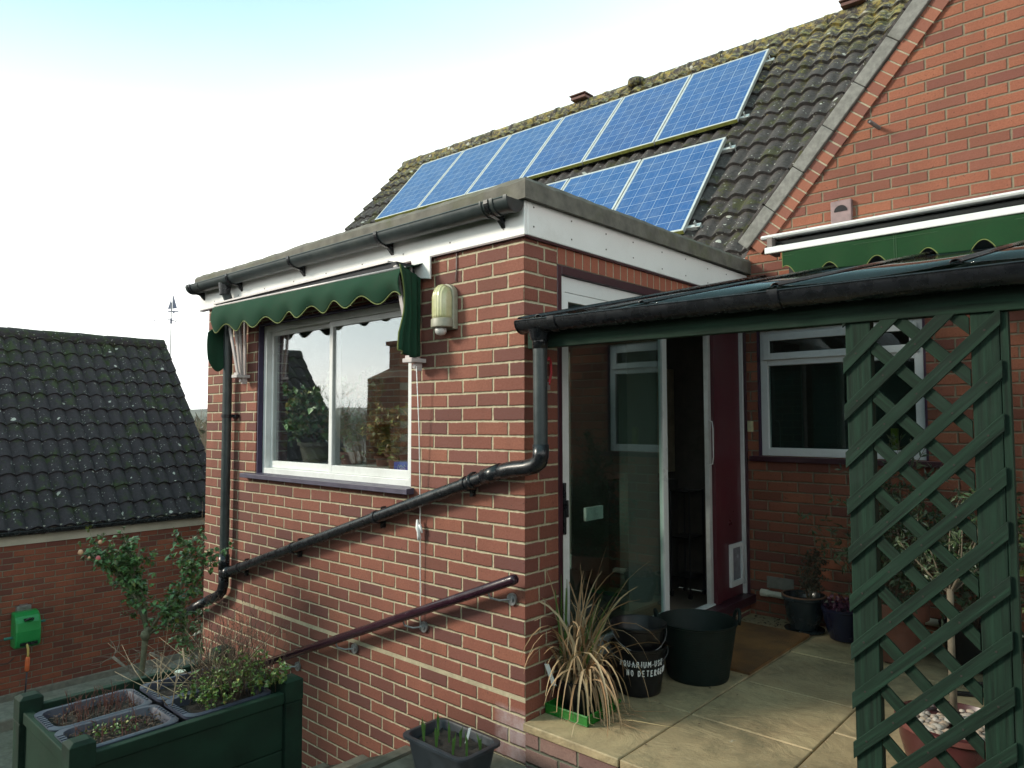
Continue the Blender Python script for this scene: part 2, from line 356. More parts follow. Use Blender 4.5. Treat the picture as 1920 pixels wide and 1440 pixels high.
def roof_mat(name, base, base2, moss, lich, lich_lo, lich_hi, spots=.75, mossamt=.5, axis_z=True):
    m = MT(name); P = m.pos(); x, y, z = m.xyz(P)
    f = m.noise(P, 26, 7, .7); g = m.noise(P, 3.2, 6, .65); h = m.noise(P, 8, 7, .75)
    c = m.mix(m.rng(f, .3, .7), base, base2)
    c = m.mix(m.rng(m.white(m.mul(P, (0, 0, 0))), 0, 1, 0, 0), c, base)
    mo = m.rng(m.math('ADD', h, m.math('MULTIPLY', m.math('SUBTRACT', g, .5), .9)), .62-.18*mossamt, .74-.18*mossamt)
    c = m.mix(m.math('MULTIPLY', mo, .85), c, moss)
    hz = m.rng(z, lich_lo, lich_hi)
    li = m.rng(m.math('ADD', m.noise(P, 13, 6, .7), m.math('MULTIPLY', m.math('SUBTRACT', hz, 1), .46)), .45, .60)
    lc = m.ramp(m.noise(P, 5, 4), [(.3, (.30, .29, .20)), (.48, (.40, .30, .06)), (.58, (.22, .22, .08)), (.7, (.46, .40, .30))]) if lich else moss
    if lich: c = m.mix(m.math('MULTIPLY', li, .85), c, lc)
    else: c = m.mix(m.math('MULTIPLY', li, .75), c, moss)
    # round crusts of pale lichen, sparse
    P2 = m.n('ShaderNodeVectorMath', {0: P, 1: m.mul(m.n('ShaderNodeTexNoise', {'Vector': P, 'Scale': 20., 'Detail': 3.}).outputs['Color'], (.05, .05, .05))}, operation='ADD').outputs[0]
    vd = m.vor(P2, 8.5); vc = m.vor(P2, 8.5, 'Color')
    vx, vy, vz = m.xyz(vc)
    sp = m.math('MULTIPLY', m.math('LESS_THAN', vd, m.math('MULTIPLY', vy, .26)), m.math('GREATER_THAN', vx, spots))
    c = m.mix(m.math('MULTIPLY', sp, .85), c, (.52, .52, .46))
    v3 = m.vor(P2, 30); vx3, _, _ = m.xyz(m.vor(P2, 30, 'Color'))
    sp2 = m.math('MULTIPLY', m.math('LESS_THAN', v3, .25), m.math('GREATER_THAN', vx3, .80))
    c = m.mix(m.math('MULTIPLY', sp2, .7), c, (.40, .39, .35))
    c = m.mix(m.rng(m.noise(P, 70, 4, .8), .55, .75, 0, .5), c, tuple(q*2.2 for q in base2))
    m.base(c, .9); hh = m.math('ADD', f, m.math('MULTIPLY', mo, .8)); m.bump(hh, .7, .018)
    return m.m
ROOF_M = roof_mat('weathered_concrete_tile', (.028, .023, .023), (.082, .070, .066), (.060, .060, .016), True, 3.0, 6.0, .62, .5)
ROOF_R = ROOF_M
ROOF_N = roof_mat('mossy_dark_concrete_tile', (.016, .013, .0155), (.044, .034, .041), (.036, .056, .012), False, -.6, 3.0, .80, .42)

def glass(name, tint=(.75, .85, .8), base_r=.06, k=1.0, trans=.9, rough=0.0):
    m = MT(name); m.nt.nodes.remove(m.b)
    tr = m.n('ShaderNodeBsdfTransparent', {0: (*[q*trans for q in tint], 1)})
    gl = m.n('ShaderNodeBsdfGlossy', {'Color': (.95, .97, 1, 1), 'Roughness': rough})
    if rough == 0 or True:
        nb = m.n('ShaderNodeBump', {'Height': m.noise(m.pos(), 1.2, 2), 'Strength': .05, 'Distance': .02}); m.nt.links.new(nb.outputs[0], gl.inputs['Normal'])
    fr = m.n('ShaderNodeLayerWeight', {'Blend': .5})
    fac = m.math('MULTIPLY_ADD', m.math('POWER', fr.outputs['Facing'], 4.0), k*.9, base_r, clamp=True)
    ms = m.n('ShaderNodeMixShader', {0: fac}); m.nt.links.new(tr.outputs[0], ms.inputs[1]); m.nt.links.new(gl.outputs[0], ms.inputs[2])
    m.nt.links.new(ms.outputs[0], m.out.inputs[0]); return m.m
GLASS_W = glass('window_glass', (.95, .98, .97), .21, 1.0, trans=1)
GLASS_D = glass('door_glass', (.82, .95, .91), .13, 1.0, trans=1)
GLASS_C = glass('dark_window_glass', (.7, .8, .78), .04, 1.0)
POLY = glass('clear_roofing_sheet', (.66, .69, .72), .05, 1.0, trans=.95, rough=.06)

def solar_mat():
    m = MT('solar_cell_glass'); x, y, z = m.xyz(m.obj()); P = m.obj()
    cx = m.math('DIVIDE', m.math('SUBTRACT', x, .026), .1565); cy = m.math('DIVIDE', m.math('SUBTRACT', y, .028), .1565)
    fx = m.math('FRACT', cx); fy = m.math('FRACT', cy)
    dx = m.math('ABSOLUTE', m.math('SUBTRACT', fx, .5)); dy = m.math('ABSOLUTE', m.math('SUBTRACT', fy, .5))
    line = m.math('GREATER_THAN', m.math('MAXIMUM', dx, dy), .486)
    bus = m.math('LESS_THAN', m.math('ABSOLUTE', m.math('SUBTRACT', dx, .25)), .0075)
    edge = m.math('MAXIMUM', m.math('MAXIMUM', m.math('LESS_THAN', x, .026), m.math('GREATER_THAN', x, .966)), m.math('MAXIMUM', m.math('LESS_THAN', y, .028), m.math('GREATER_THAN', y, 1.594)))
    r = m.white(m.comb(m.math('FLOOR', cx), m.math('FLOOR', cy), m.math('MULTIPLY', m.n('ShaderNodeObjectInfo').outputs['Random'], 7)))
    v = m.xyz(m.vor(P, 38, 'Color'))[0]
    c = m.mix(r, (.010, .040, .180), (.014, .056, .225)); c = m.mix(m.math('MULTIPLY', v, .35), c, (.02, .095, .30)); c = m.mix(m.math('MULTIPLY', m.n('ShaderNodeObjectInfo').outputs['Random'], .35), c, (.03, .13, .32))
    c = m.mix(m.math('MULTIPLY', bus, .7), c, (.16, .22, .34))
    c = m.mix(m.math('MAXIMUM', line, edge), c, (.33, .40, .50))
    dn = m.noise(P, 4, 6, .7)
    c = m.mix(m.rng(dn, .45, .8, 0, .22), c, (.30, .34, .38))
    m.base(c, m.rng(dn, .3, .7, .12, .26), 0, .34); return m.m
SOLAR = solar_mat()

def stone_mat():
    m = MT('riven_sandstone'); P = m.pos(); r = m.rand()
    big = m.noise(P, 2.4, 6, .6); st = m.n('ShaderNodeTexNoise', {'Vector': P, 'Scale': 2.6, 'Detail': 9., 'Roughness': .68, 'Distortion': 1.6}).outputs['Fac']; f = m.noise(P, 45, 6, .7)
    c = m.ramp(st, [(.25, (.26, .19, .105)), (.45, (.40, .305, .175)), (.6, (.48, .375, .215)), (.75, (.36, .26, .14))])
    c = m.mix(m.math('MULTIPLY', r, .5), c, (.29, .225, .135))
    c = m.mix(m.rng(big, .52, .75, 0, .5), c, (.36, .23, .12))
    c = m.mix(m.rng(m.noise(P, 1.3, 8, .78), .46, .66, 0, .8), c, (.075, .075, .045))
    c = m.mix(m.math('MULTIPLY', m.math('GREATER_THAN', m.noise(P, 14, 5, .7), .69), .5), c, (.5, .48, .42))
    m.base(c, m.rng(big, .3, .7, .45, .75))
    h = m.math('ADD', m.math('MULTIPLY', m.n('ShaderNodeTexNoise', {'Vector': P, 'Scale': 3.2, 'Detail': 8., 'Roughness': .6, 'Distortion': 2.4}).outputs['Fac'], 1.0), m.math('MULTIPLY', f, .15))
    m.bump(h, .6, .02); return m.m
STONE = stone_mat()
def ground_mat():
    m = MT('ground_earth'); P = m.pos(); n1 = m.noise(P, 3, 8, .7); n2 = m.noise(P, 30, 6, .7)
    c = m.ramp(n1, [(.3, (.035, .032, .022)), (.5, (.065, .060, .045)), (.62, (.045, .06, .02)), (.75, (.09, .085, .07))])
    c = m.mix(m.rng(n2, .4, .7, 0, .5), c, (.02, .02, .014))
    m.base(c, .92); m.bump(m.math('ADD', n2, n1), .8, .03); return m.m
GROUND = ground_mat()
PAVE = simple('mossy_concrete_paving', (.15, .14, .11), .9, var=.3, scale=20, bump=.4, dirt=(.045, .06, .025, .8), dscale=3)
GRASSM = simple('winter_field', (.09, .12, .04), .95, var=.3, scale=.3)
CONC = simple('bare_concrete', (.19, .18, .15), .9, var=.25, scale=16, bump=.3, dirt=(.07, .075, .045, .7), dscale=3)
cm_ = MT('rust_brown_coir'); cP = cm_.obj(); cf_ = cm_.noise(cP, 170, 4, .7)
cc_ = cm_.mix(cm_.rng(cf_, .3, .7), (.17, .075, .022), (.34, .165, .052)); cc_ = cm_.mix(cm_.rng(cm_.noise(cP, 2.6, 5, .6), .42, .62, 0, .8), cc_, (.10, .048, .020))
cm_.base(cc_, .98); cm_.bump(cf_, .9, .006); COIR = cm_.m
CEMENT = simple('grey_verge_cement', (.20, .195, .18), .9, var=.25, scale=30, bump=.5, dirt=(.10, .10, .085, .7), dscale=5)

# ---------------- ground
def gz(x, y):
    """ground level: top landing, a flight of fall to the lower yard"""
    t = max(0, min(1, (-.45-x)/4.1)); z = -.19 - t*1.76
    if y < -1.2 and x > -.4: z += 0
    return z
xs = [-560, -260, -90, -40, -20, -12, -9, -8.2]+[-8+.4*i for i in range(20)]+[0, 1, 2, 4, 8, 20, 60, 300, 560]
ys = [-560, -200, -60, -20, -10, -6, -4, -3, -2, -1.2, -.9, -.6, -.3, 0, .3, 1, 3, 8, 20, 60, 300, 560]
m = MB()
for y in ys:
    for x in xs: m.v.append((x, y, gz(x, y)-(.02 if abs(x) < 30 else 0)-max(0, (-x-12))*.02))
nx = len(xs)
for j in range(len(ys)-1):
    for i in range(nx-1):
        a = j*nx+i; m.f.append((a, a+1, a+nx+1, a+nx))
struct(m.build('ground', GROUND, smooth=True))
# steps down beside the wall
m = MB(); n = 10
for i in range(n):
    x1 = -.48-.41*i; zt = -.19-.176*i
    if i == 0: m.box((-.48, -1.0, -.5), (3.4, -.035, -.185))
    else: m.box((x1, -.82, zt-.6), (x1+.43, -.004, zt))
struct(m.build('steps', PAVE, bevel=.01))
m = MB()
m.box((-8.05, -3, -2.3), (-4.6, 6, -1.93)); struct(m.build('lower_path', PAVE))
# patio: slabs on a brick riser
m = MB(); sb = MB()
cols = [(.004, .548), (.556, 1.142), (1.150, 1.742), (1.750, 2.34), (2.348, 2.95), (2.958, 3.5)]
cuts = [[-.03, .62, 1.30, 1.95, 2.6], [-.03, .61, 1.23, 1.90, 2.6], [-.03, .86, 1.46, 1.92, 2.6], [-.03, .5, 1.3, 1.95, 2.6], [-.03, .8, 1.7, 2.6], [-.03, .6, 1.4, 2.6]]
for (a, b), cy in zip(cols, cuts):
    for p, q in zip(cy[:-1], cy[1:]):
        dz = rnd(-.003, .003); m.box((a, p+.004, -.035+dz), (b, min(q-.004, 2.597), .004+dz))
po = struct(m.build('patio', STONE, bevel=.006, seg=3))
sb.box((.006, -.008, -.3), (3.5, 2.59, -.037)); struct(sb.build('patio_base', brick_mat('patio_riser_brick', 'x', (.26, .15, .13), (.20, .11, .10), (.30, .24, .22), (.14, .14, .10), (.02, .13), z0=-.037)))
# ---------------- the brick extension (near, left)
EX = thing('brick_extension', 'red brick flat roofed extension with white fascia, big window and sliding patio door', 'house extension', (-1.7, 1.3, -.2))
L0 = -3.46
wA = (-2.655, -.868, 1.065, 2.19)       # window opening
wall('wall', BR_A, EX, 'x', L0, -.0015, -2.1, 2.5, 0, .26, [wA])
dB = (.262, 2.600, .085, 2.285)           # door opening (y0,y1,z0,z1)
wall('wall', BR_B, EX, 'y', .26, 2.60, -.25, 2.5, 0, .12, [dB])
# return face near the corner is part of the same brick leaf, mitred at the corner
m = MB(); m.add([(0, 0, -.25), (0, .26, -.25), (0, .26, 2.5), (0, 0, 2.5)], [(0, 1, 2, 3)]); m.build('wall', BR_B, EX)
# far end wall with the two-light window
wall('wall', PLAST, EX, 'y', .02, 2.6, -2.1, 2.5, L0+.26, .258, [])
# inner leaf, floor, ceiling and back of the room
inn = MB(); inn.box((L0+.26, .265, -.02), (-.10, 2.6, .10)); inn.build('interior_floor', FLOORI, EX)
inn = MB(); inn.box((L0+.02, .02, 2.40), (-.02, 2.62, 2.45)); inn.build('ceiling', PLAST, EX)
wall('interior_wall', PLAST, EX, 'x', L0+.26, -.9, .1, 2.4, 2.60, .05, [(-2.6, -1.7, .1, 2.1)])
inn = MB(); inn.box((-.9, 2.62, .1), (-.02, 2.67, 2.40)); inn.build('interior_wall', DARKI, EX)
inn = MB(); inn.box((-2.9, 3.6, 0), (-1.4, 3.65, 2.4)); inn.build('kitchen_wall', PLAST, EX)

# fascia boards: front run and side run
m = MB()
m.box((L0-.13, -.022, 2.385), (.022, 0, 2.57)); 
m.build('fascia', FASC, EX, bevel=.004)
m = MB(); m.box((0, .0005, 2.386), (.024, 2.598, 2.572)); m.build('fascia', FASC, EX, bevel=.006)
m = MB(); m.box((L0-.13, -.0215, 2.378), (.021, .012, 2.3845)); m.box((0, .012, 2.376), (.018, 2.59, 2.3835)); m.build('fascia_drip', MAROON, EX)
rb0 = random.Random(1); SCRW = simple('dull_screw', (.16, .15, .14), .5, .5)
for i in range(9):
    y = .06+.31*i+rb0.uniform(-.02, .02)
    for z in (2.43, 2.53): MB().obox((.0255, y, z+rb0.uniform(-.008, .008)), ((1, 0, 0), (0, 1, 0), (0, 0, 1)), (.0012, .0038, .0038)).build('fascia_screw', SCRW, EX)
for i in range(9):
    x = -.12-.4*i
    MB().obox((x, -.0235, 2.435), ((1, 0, 0), (0, 1, 0), (0, 0, 1)), (.0038, .0012, .0038)).build('fascia_screw', SCRW, EX)

# flat roof with raised mossy kerb
m = MB(); m.box((L0-.16, .03, 2.53), (-.03, 2.75, 2.575)); m.build('roof', FELT, EX)
def kerbp(x, y0, y1):
    return None
k = MB()
def prof_run(m, pts, closed=False):
    pass
# kerb front run: section in (y,z); side run: section in (x,z), mitred at the corner
sec = [(.055, 2.556), (.055, 2.645), (.038, 2.668), (-.055, 2.668), (-.085, 2.56)]
rb = random.Random(4)
N = 60
vs = []
for i in range(N+1):
    t = i/N; x = (L0-.16)*(1-t)
    for d, z in sec:
        jz = rb.uniform(-.004, .004) if z > 2.62 else 0
        vs.append((x + (d if i == N else 0), -d, z+jz+.006*sin(x*3)))
ns = len(sec)
k.add(vs, [(i*ns+j, i*ns+(j+1) % ns, (i+1)*ns+(j+1) % ns, (i+1)*ns+j) for i in range(N) for j in range(ns)]+[tuple(range(ns))])
k.build('roof_kerb', FELT, EX)
k = MB(); vs = []
for i in range(N+1):
    t = i/N; y = 2.60*t
    for d, z in sec:
        jz = rb.uniform(-.003, .003) if z > 2.62 else 0
        vs.append((d, y - (d if i == 0 else 0), z+jz+.025*t))
k.add(vs, [(i*ns+j, (i+1)*ns+j, (i+1)*ns+(j+1) % ns, i*ns+(j+1) % ns) for i in range(N) for j in range(ns)]+[tuple(reversed(range(N*ns, N*ns+ns)))])
k.build('roof_kerb', FELT, EX)
# soldier course above the door
m = MB(); y = .268
while y < 2.58:
    m.box((.0, y, 2.2880), (.0035, y+.0645, 2.378)); y += .0752
m.build('soldier_course', BRK_SOLD, EX)
m = MB(); m.box((-.002, .262, 2.2862), (.0015, 2.59, 2.379)); m.build('soldier_mortar', MORT, EX)

# window on the front wall
W = MB(); yf = .045
x0, x1, z0, z1 = -2.650, -.872, 1.070, 2.186
W2 = MB()
W2.box((x0, .006, z0), (x0+.012, yf-.001, z1)); W3 = MB(); W3.box((x0+.0125, .006, z1-.012), (x1, yf-.001, z1))
fr = MB(); fr.box((x0+.013, yf, z0), (x0+.055, yf+.07, z1-.013)); fr.box((x1-.045, yf-.02, z0), (x1, yf+.07, z1-.013)); fr.box((x0+.056, yf, z1-.06), (x1-.046, yf+.07, z1-.013)); fr.box((x0+.056, yf-.012, z0), (x1-.046, yf+.07, z0+.045))
wf = fr.build('window', WHITE, EX, bevel=.003)
PRV = simple('dark_purple_reveal', (.035, .022, .06), .6); W2.build('window_reveal', PRV, wf); W3.build('window_reveal', PRV, wf)
def sash(nm, a, b, c, d, y, st, sb, parent, glassm, mat=WHITE):
    q = MB(); q.box((a, y, c), (a+st, y+.032, d)); q.box((b-st, y, c), (b, y+.032, d)); q.box((a+st, y+.001, d-st), (b-st, y+.031, d)); q.box((a+st, y+.001, c), (b-st, y+.031, c+sb))
    q.build(nm, mat, parent, bevel=.002)
    g = MB(); g.box((a+st, y+.014, c+sb), (b-st, y+.018, d-st)); g.build('pane', glassm, parent)
sash('sash', x0+.058, -1.74, z0+.046, z1-.062, yf+.038, .028, .05, wf, GLASS_W)
sash('sash', -1.775, x1-.046, z0+.046, z1-.062, yf+.002, .036, .05, wf, GLASS_W)
s = MB(); s.poly([(-2.79, -.055, 1.040), (-2.79, -.055, 1.072), (-2.79, .04, 1.078), (-2.79, .04, 1.040)], (1.95, 0, 0)); s.build('window_sill', SILLM, EX, bevel=.003)
sb_ = MB(); sb_.box((x0, .13, 1.095), (x1, .62, 1.15)); sb_.build('inner_sill', WHITE, EX)

# patio door in the return wall
D = MB(); xf = -.03
D.box((xf-.06, .262, .086), (.004, .300, 2.284)); D.box((xf-.06, 2.579, .086), (.004, 2.598, 2.284)); D.box((xf-.06, .300, 2.236), (.004, 2.579, 2.284))
D.box((-.10, .27, .088), (.045, 2.63, .150)); door = D.build('patio_door', MAROON, EX, bevel=.004)
F = MB(); F.box((xf-.055, .302, .152), (xf+.015, .350, 2.234)); F.box((xf-.055, .350, 2.150), (xf+.012, 2.09, 2.234)); F.box((xf-.055, .350, .1515), (xf+.020, 1.40, .178)); F.box((xf-.05, 1.40, .151), (xf-.0, 2.09, .163))
F.build('door_frame', WHITE, door, bevel=.003)
# left leaf (in front) and right leaf behind
def leaf(a, b, x, glassm):
    q = MB(); q.box((x-.03, a, .180), (x, a+.030, 2.148)); q.box((x-.03, b-.058, .180), (x, b, 2.148)); q.box((x-.029, a+.03, 2.10), (x-.001, b-.058, 2.148)); q.box((x-.029, a+.03, .18), (x-.001, b-.058, .245))
    lf = q.build('sliding_leaf', WHITE, door, bevel=.002)
    g = MB(); g.box((x-.017, a+.03, .245), (x-.013, b-.058, 2.10)); g.build('pane', glassm, lf)
    return lf
leaf(.352, 1.425, xf+.012, GLASS_D)
q = MB(); q.box((xf-.045, 2.042, .165), (xf-.012, 2.085, 2.148)); q.build('sliding_leaf', ALU, door, bevel=.002)
h = MB(); h.box((xf+.012, .312, .86), (xf+.032, .332, 1.13)); h.box((xf+.032, .316, .95), (xf+.045, .336, 1.04)); h.build('door_lock', BLACKP, door, bevel=.003)
h = MB(); h.tube([(xf-.014, 2.045, 1.14), (xf+.018, 2.037, 1.15), (xf+.026, 2.035, 1.2), (xf+.026, 2.035, 1.40), (xf+.018, 2.037, 1.45), (xf-.014, 2.045, 1.46)], .004, 8); h.build('door_handle', WHITE, door, smooth=True)
# maroon fixed panel with white edge strip, cat flap
q = MB(); q.box((xf-.055, 2.091, .155), (xf-.006, 2.551, 2.232)); 
for a, b in ((2.091, 2.165),): q.box((xf-.006, a, .155), (xf+.012, b, 2.232))
pnl = q.build('fixed_panel', MAROON2, door, bevel=.003)
q = MB(); q.box((xf-.05, 2.552, .155), (xf+.016, 2.577, 2.232)); q.build('edge_strip', WHITE, door)
cf = MB()
y0, y1, c0, c1 = 2.315, 2.540, .235, .545; xx = xf-.006
cf.box((xx, y0, c0), (xx+.022, y0+.035, c1)); cf.box((xx, y1-.035, c0), (xx+.022, y1, c1)); cf.box((xx, y0+.035, c1-.03), (xx+.021, y1-.035, c1)); cf.box((xx, y0+.035, c0), (xx+.021, y1-.035, c0+.04))
cf.build('cat_flap', WHITE, pnl, bevel=.004)
q = MB(); q.box((xx, y0+.035, c0+.04), (xx+.005, y1-.035, c1-.03)); q.build('flap', simple('smoky_flap', (.22, .22, .25), .2), pnl)

# ---------------- main house: gable wall, roofs
HS = thing('brick_house', 'tall red brick gable house with mossy tiled roof rising behind the extension', 'house', (2.6, 4.0, -.2))
rake_o = lambda x: 2.935+(x-.05)*1.135
rake_i = lambda x: rake_o(x)-.16
rake_b = lambda x: rake_o(x)-.345
AX = 3.9
wC = (.085, 1.222, 1.190, 2.135)
# wall as a grid up to z=2.7 with the window, then the raked gable above
wall('wall', BR_C, HS, 'x', .0, 7.6, -.3, 2.70, 2.60, .25, [wC])
m = MB(); m.poly([(.0, 2.60, 2.70), (7.6, 2.60, 2.70), (7.75, 2.60, rake_i(.05)), (AX, 2.60, rake_i(AX)), (.03, 2.60, rake_i(.03))], (0, .25, 0)); m.build('wall', BR_C, HS)
# raking course
m = MB(); mm = MB(); t = Vector((1, 0, 1.135)).normalized(); nn = Vector((-1.135, 0, 1)).normalized()
s0 = Vector((.065, 2.60, rake_i(.065))); L = (AX-.065)/t.x; i = 0
d = .0
while d < L:
    c = s0+t*(d+.034)-nn*.053
    m.obox((c.x, 2.5945, c.z), (t, (0, 1, 0), nn), (.0325+rb.uniform(-.001, .001), .0165+rb.uniform(0, .002), .052)); d += .0752
rk = m.build('raking_course', BRK_RAKE, HS, bevel=.002)
c = s0+t*(L/2)-nn*.053; mm.obox((c.x, 2.592, c.z), (t, (0, 1, 0), nn), (L/2, .010, .0515)); mm.build('raking_mortar', MORT, rk)
# verge cement strip: short lengths, slightly stepped
m = MB(); d = -.03; 
while d < L:
    l = .33; c = s0+t*(d+l/2)+nn*(.054+rb.uniform(-.004, .004))
    m.obox((c.x, 2.585, c.z), (t, (0, 1, 0), nn), (l/2-.002, .028+rb.uniform(0, .006), .050)); d += l
m.build('verge', CEMENT, HS, bevel=.006)
# gable roof slab (left slope) running back from the verge
def tiles(e0, e1, s0, s1, gauge, period, amp, xf, seed, thick=.022, samples=8, cut=None):
    rr = random.Random(seed); m = MB(); ne = int((e1-e0)/period*samples); nr = int(math.ceil((s1-s0)/gauge))
    for j in range(nr):
        ja = s0+j*gauge; jb = min(ja+gauge+.03, s1+.02)
        base = len(m.v); offs = {}
        for r, (s, up) in enumerate(((ja, -.012), (ja, thick), ((ja+jb)/2, thick*.55), (jb, 0))):
            for i in range(ne+1):
                e = e0+(e1-e0)*i/ne; k = int((e-e0)/(period*2)+.001)
                if k not in offs: offs[k] = (rr.uniform(-.004, .005), rr.uniform(-.010, .008))
                hz, ds = offs[k]
                ph = ((e-e0)/period) % 1
                w = amp*(abs(cos(pi*ph))**.85 if ph < .5 else abs(cos(pi*ph))**1.25)
                m.v.append(tuple(xf(e, s+(ds if r < 2 else 0), w+up+hz+rr.uniform(-.0012, .0012))))
        for r in range(3):
            for i in range(ne):
                if cut and cut(e0+(e1-e0)*(i+.5)/ne, ja+gauge/2): continue
                a = base+r*(ne+1)+i; m.f.append((a, a+1, a+ne+2, a+ne+1))
    return m
RP0 = Vector((-.893, 4.567, 4.722)); RTH, RYW = .857, .047
REX = Vector((cos(RYW), sin(RYW), 0)); RS = Vector((-sin(RYW)*cos(RTH), cos(RYW)*cos(RTH), sin(RTH))); RN = REX.cross(RS)
def roofp(e, s, h): return RP0+REX*e+RS*s+RN*(h-.135)
RH = MB(); tl = tiles(-6.97, 1.9, -2.62, 2.10, .30, .177, .044, roofp, 3, thick=.040, samples=9)
ro = tl.build('roof', ROOF_M, HS, smooth=True, auto=38)
# ridge: half round tiles bedded in mortar
m = MB(); e = -7.02
while e < 1.9:
    a, b = roofp(e, 2.13, .0), roofp(e+.44, 2.13, .0); j = rb.uniform(-.006, .006)
    m.tube([a+Vector((0, .05, j)), b+Vector((0, .05, j))], .118, 14); m.tube([b+Vector((-.03, .05, j)), b+Vector((.012, .05, j))], .128, 14); e += .445
m.build('ridge_tiles', ROOF_M, ro, smooth=True, auto=50)
# small raised ridge vents
def ridge_vent(e, kind):
    c = roofp(e, 2.13, .12)+Vector((0, .05, 0)); q = MB()
    if kind == 0:
        q.obox(c+Vector((0, 0, .02)), (REX, (0, 1, 0), (0, 0, 1)), (.13, .09, .02)); q.obox(c+Vector((0, 0, .065)), (REX, (0, 1, 0), (0, 0, 1)), (.145, .11, .010))
        for sx in (-.15, 0, .15): q.obox(c+REX*sx*.7+Vector((0, 0, .047)), (REX, (0, 1, 0), (0, 0, 1)), (.012, .08, .009))
        q.build('ridge_vent', simple('brown_terminal', (.12, .055, .045), .7), ro, bevel=.006)
    else:
        q.lathe([(.12, -.07), (.13, -.02), (.12, .02), (.07, .045), (.01, .05)], c, 16); q.build('ridge_finial', ROOF_M, ro, smooth=True)
ridge_vent(-3.0, 0); ridge_vent(-2.05, 1); ridge_vent(.85, 0)
# back slope and left gable triangle so the roof has a body
yb = roofp(0, 2.15, 0)
m = MB(); A = roofp(-6.95, 2.08, -.02); B = roofp(1.9, 2.08, -.02)
m.add([A, B, B+Vector((0, 3.4, -3.9)), A+Vector((0, 3.4, -3.9))], [(0, 1, 2, 3)]); m.build('back_slope', ROOF_N, ro)
m = MB(); A0 = roofp(-6.86, -2.6, -.05); A1 = roofp(-6.86, 2.08, -.05); m.poly([A0, A1, A1+Vector((0, 3.3, -3.8)), A1+Vector((0, 3.3, -8)), A0+Vector((0, 0, -4))], (-.0001+.02, 0, 0)); m.build('end_gable', BR_N, HS)
m = MB()
for i in range(15):   # left verge: stepped tile ends
    s = -2.62+.30*i; c = (roofp(-6.985, s+.02, .01)+roofp(-6.985, s+.31, -.012))/2
    m.obox(c, (RS, REX, RN), (.158, .02, .024))
m.build('verge', ROOF_M, HS, bevel=.004)
# gable roof: left slope slab under tiles, right slope
m = MB(); T = t*(L+.02)
for o_, dirn in ((s0, t),):
    q0 = s0-t*.03+nn*.108; q1 = s0+t*L+nn*.108
    m.add([(q0.x, 2.57, q0.z), (q1.x, 2.57, q1.z), (q1.x, 8.5, q1.z), (q0.x, 8.5, q0.z)], [(3, 2, 1, 0)])
    m.add([(q0.x+.06, 2.60, q0.z-.09), (q1.x, 2.60, q1.z-.12), (q1.x, 8.5, q1.z-.12), (q0.x+.06, 8.5, q0.z-.09)], [(0, 1, 2, 3)])
    m.add([(q1.x, 2.57, q1.z), (q1.x+4.0, 2.57, q1.z-4.54), (q1.x+4.0, 8.5, q1.z-4.54), (q1.x, 8.5, q1.z)], [(3, 2, 1, 0)])
m.build('gable_roof', ROOF_M, HS)
# dark tile ends peeping along the verge
m = MB(); d = 0
while d < L:
    c = s0+t*(d+.15)+nn*(.112); m.obox((c.x, 2.60, c.z), (t, (0, 1, 0), nn), (.16, .045, .012)); d += .30
m.build('verge_tiles', ROOF_M, HS, bevel=.004)

# house window (right)
x0, x1, z0, z1 = wC[0]+.0, wC[1], wC[2], wC[3]
q = MB(); q.box((x0+.001, 2.604, z0), (x0+.016, 2.66, z1-.001)); PLR = simple('dark_plum_reveal', (.04, .014, .04), .6); q.build('window_reveal', PLR, HS); q = MB(); q.box((x1-.016, 2.604, z0), (x1-.001, 2.66, z1-.001)); q.build('window_reveal', PLR, HS)
q = MB(); a, b = x0+.018, x1-.018; y = 2.622
q.box((a, y, z0+.002), (a+.055, y+.06, z1-.002)); q.box((b-.055, y, z0+.002), (b, y+.06, z1-.002)); q.box((a+.055, y+.001, z1-.06), (b-.055, y+.059, z1-.002)); q.box((a+.055, y+.001, z0+.002), (b-.055, y+.059, z0+.062)); q.box((a+.055, y+.001, 1.868), (b-.055, y+.059, 1.915))
win = q.build('window', WHITE, HS, bevel=.004)
q = MB(); c0, c1 = 1.912, z1-.030
q.box((a+.03, y-.018, c0), (a+.078, y+.0, c1)); q.box((b-.078, y-.018, c0), (b-.03, y+.0, c1)); q.box((a+.078, y-.017, c1-.05), (b-.078, y-.001, c1)); q.box((a+.078, y-.017, c0), (b-.078, y-.001, c0+.05)); q.build('top_sash', WHITE, win, bevel=.003)
q = MB(); q.box((a+.055, y+.02, 1.915), (b-.055, y+.024, z1-.06)); q.build('pane', GLASS_C, win)
q = MB(); q.box((a+.055, y+.026, z0+.062), (b-.055, y+.03, 1.868)); q.build('pane', GLASS_C, win)
q = MB(); q.box((.03, 2.555, 1.150), (1.30, 2.605, 1.188)); q.build('window_sill', MAROON, HS, bevel=.003)
BL = simple('dark_grey_blind', (.07, .085, .075), .8, var=.08, scale=3)
for (a_, b_, y_) in ((x0+.02, x0+.30, 2.70), (x0+.36, x1-.02, 2.74)): MB().box((a_, y_, 1.19), (b_, y_+.01, 1.86)).build('blind', BL, HS)
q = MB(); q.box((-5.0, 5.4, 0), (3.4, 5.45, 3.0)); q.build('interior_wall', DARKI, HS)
q = MB(); q.box((.98, 2.68, 1.21), (1.02, 2.72, 1.40)); q.build('sill_ornament', simple('yellow_green_bottle', (.30, .33, .03), .3), HS)
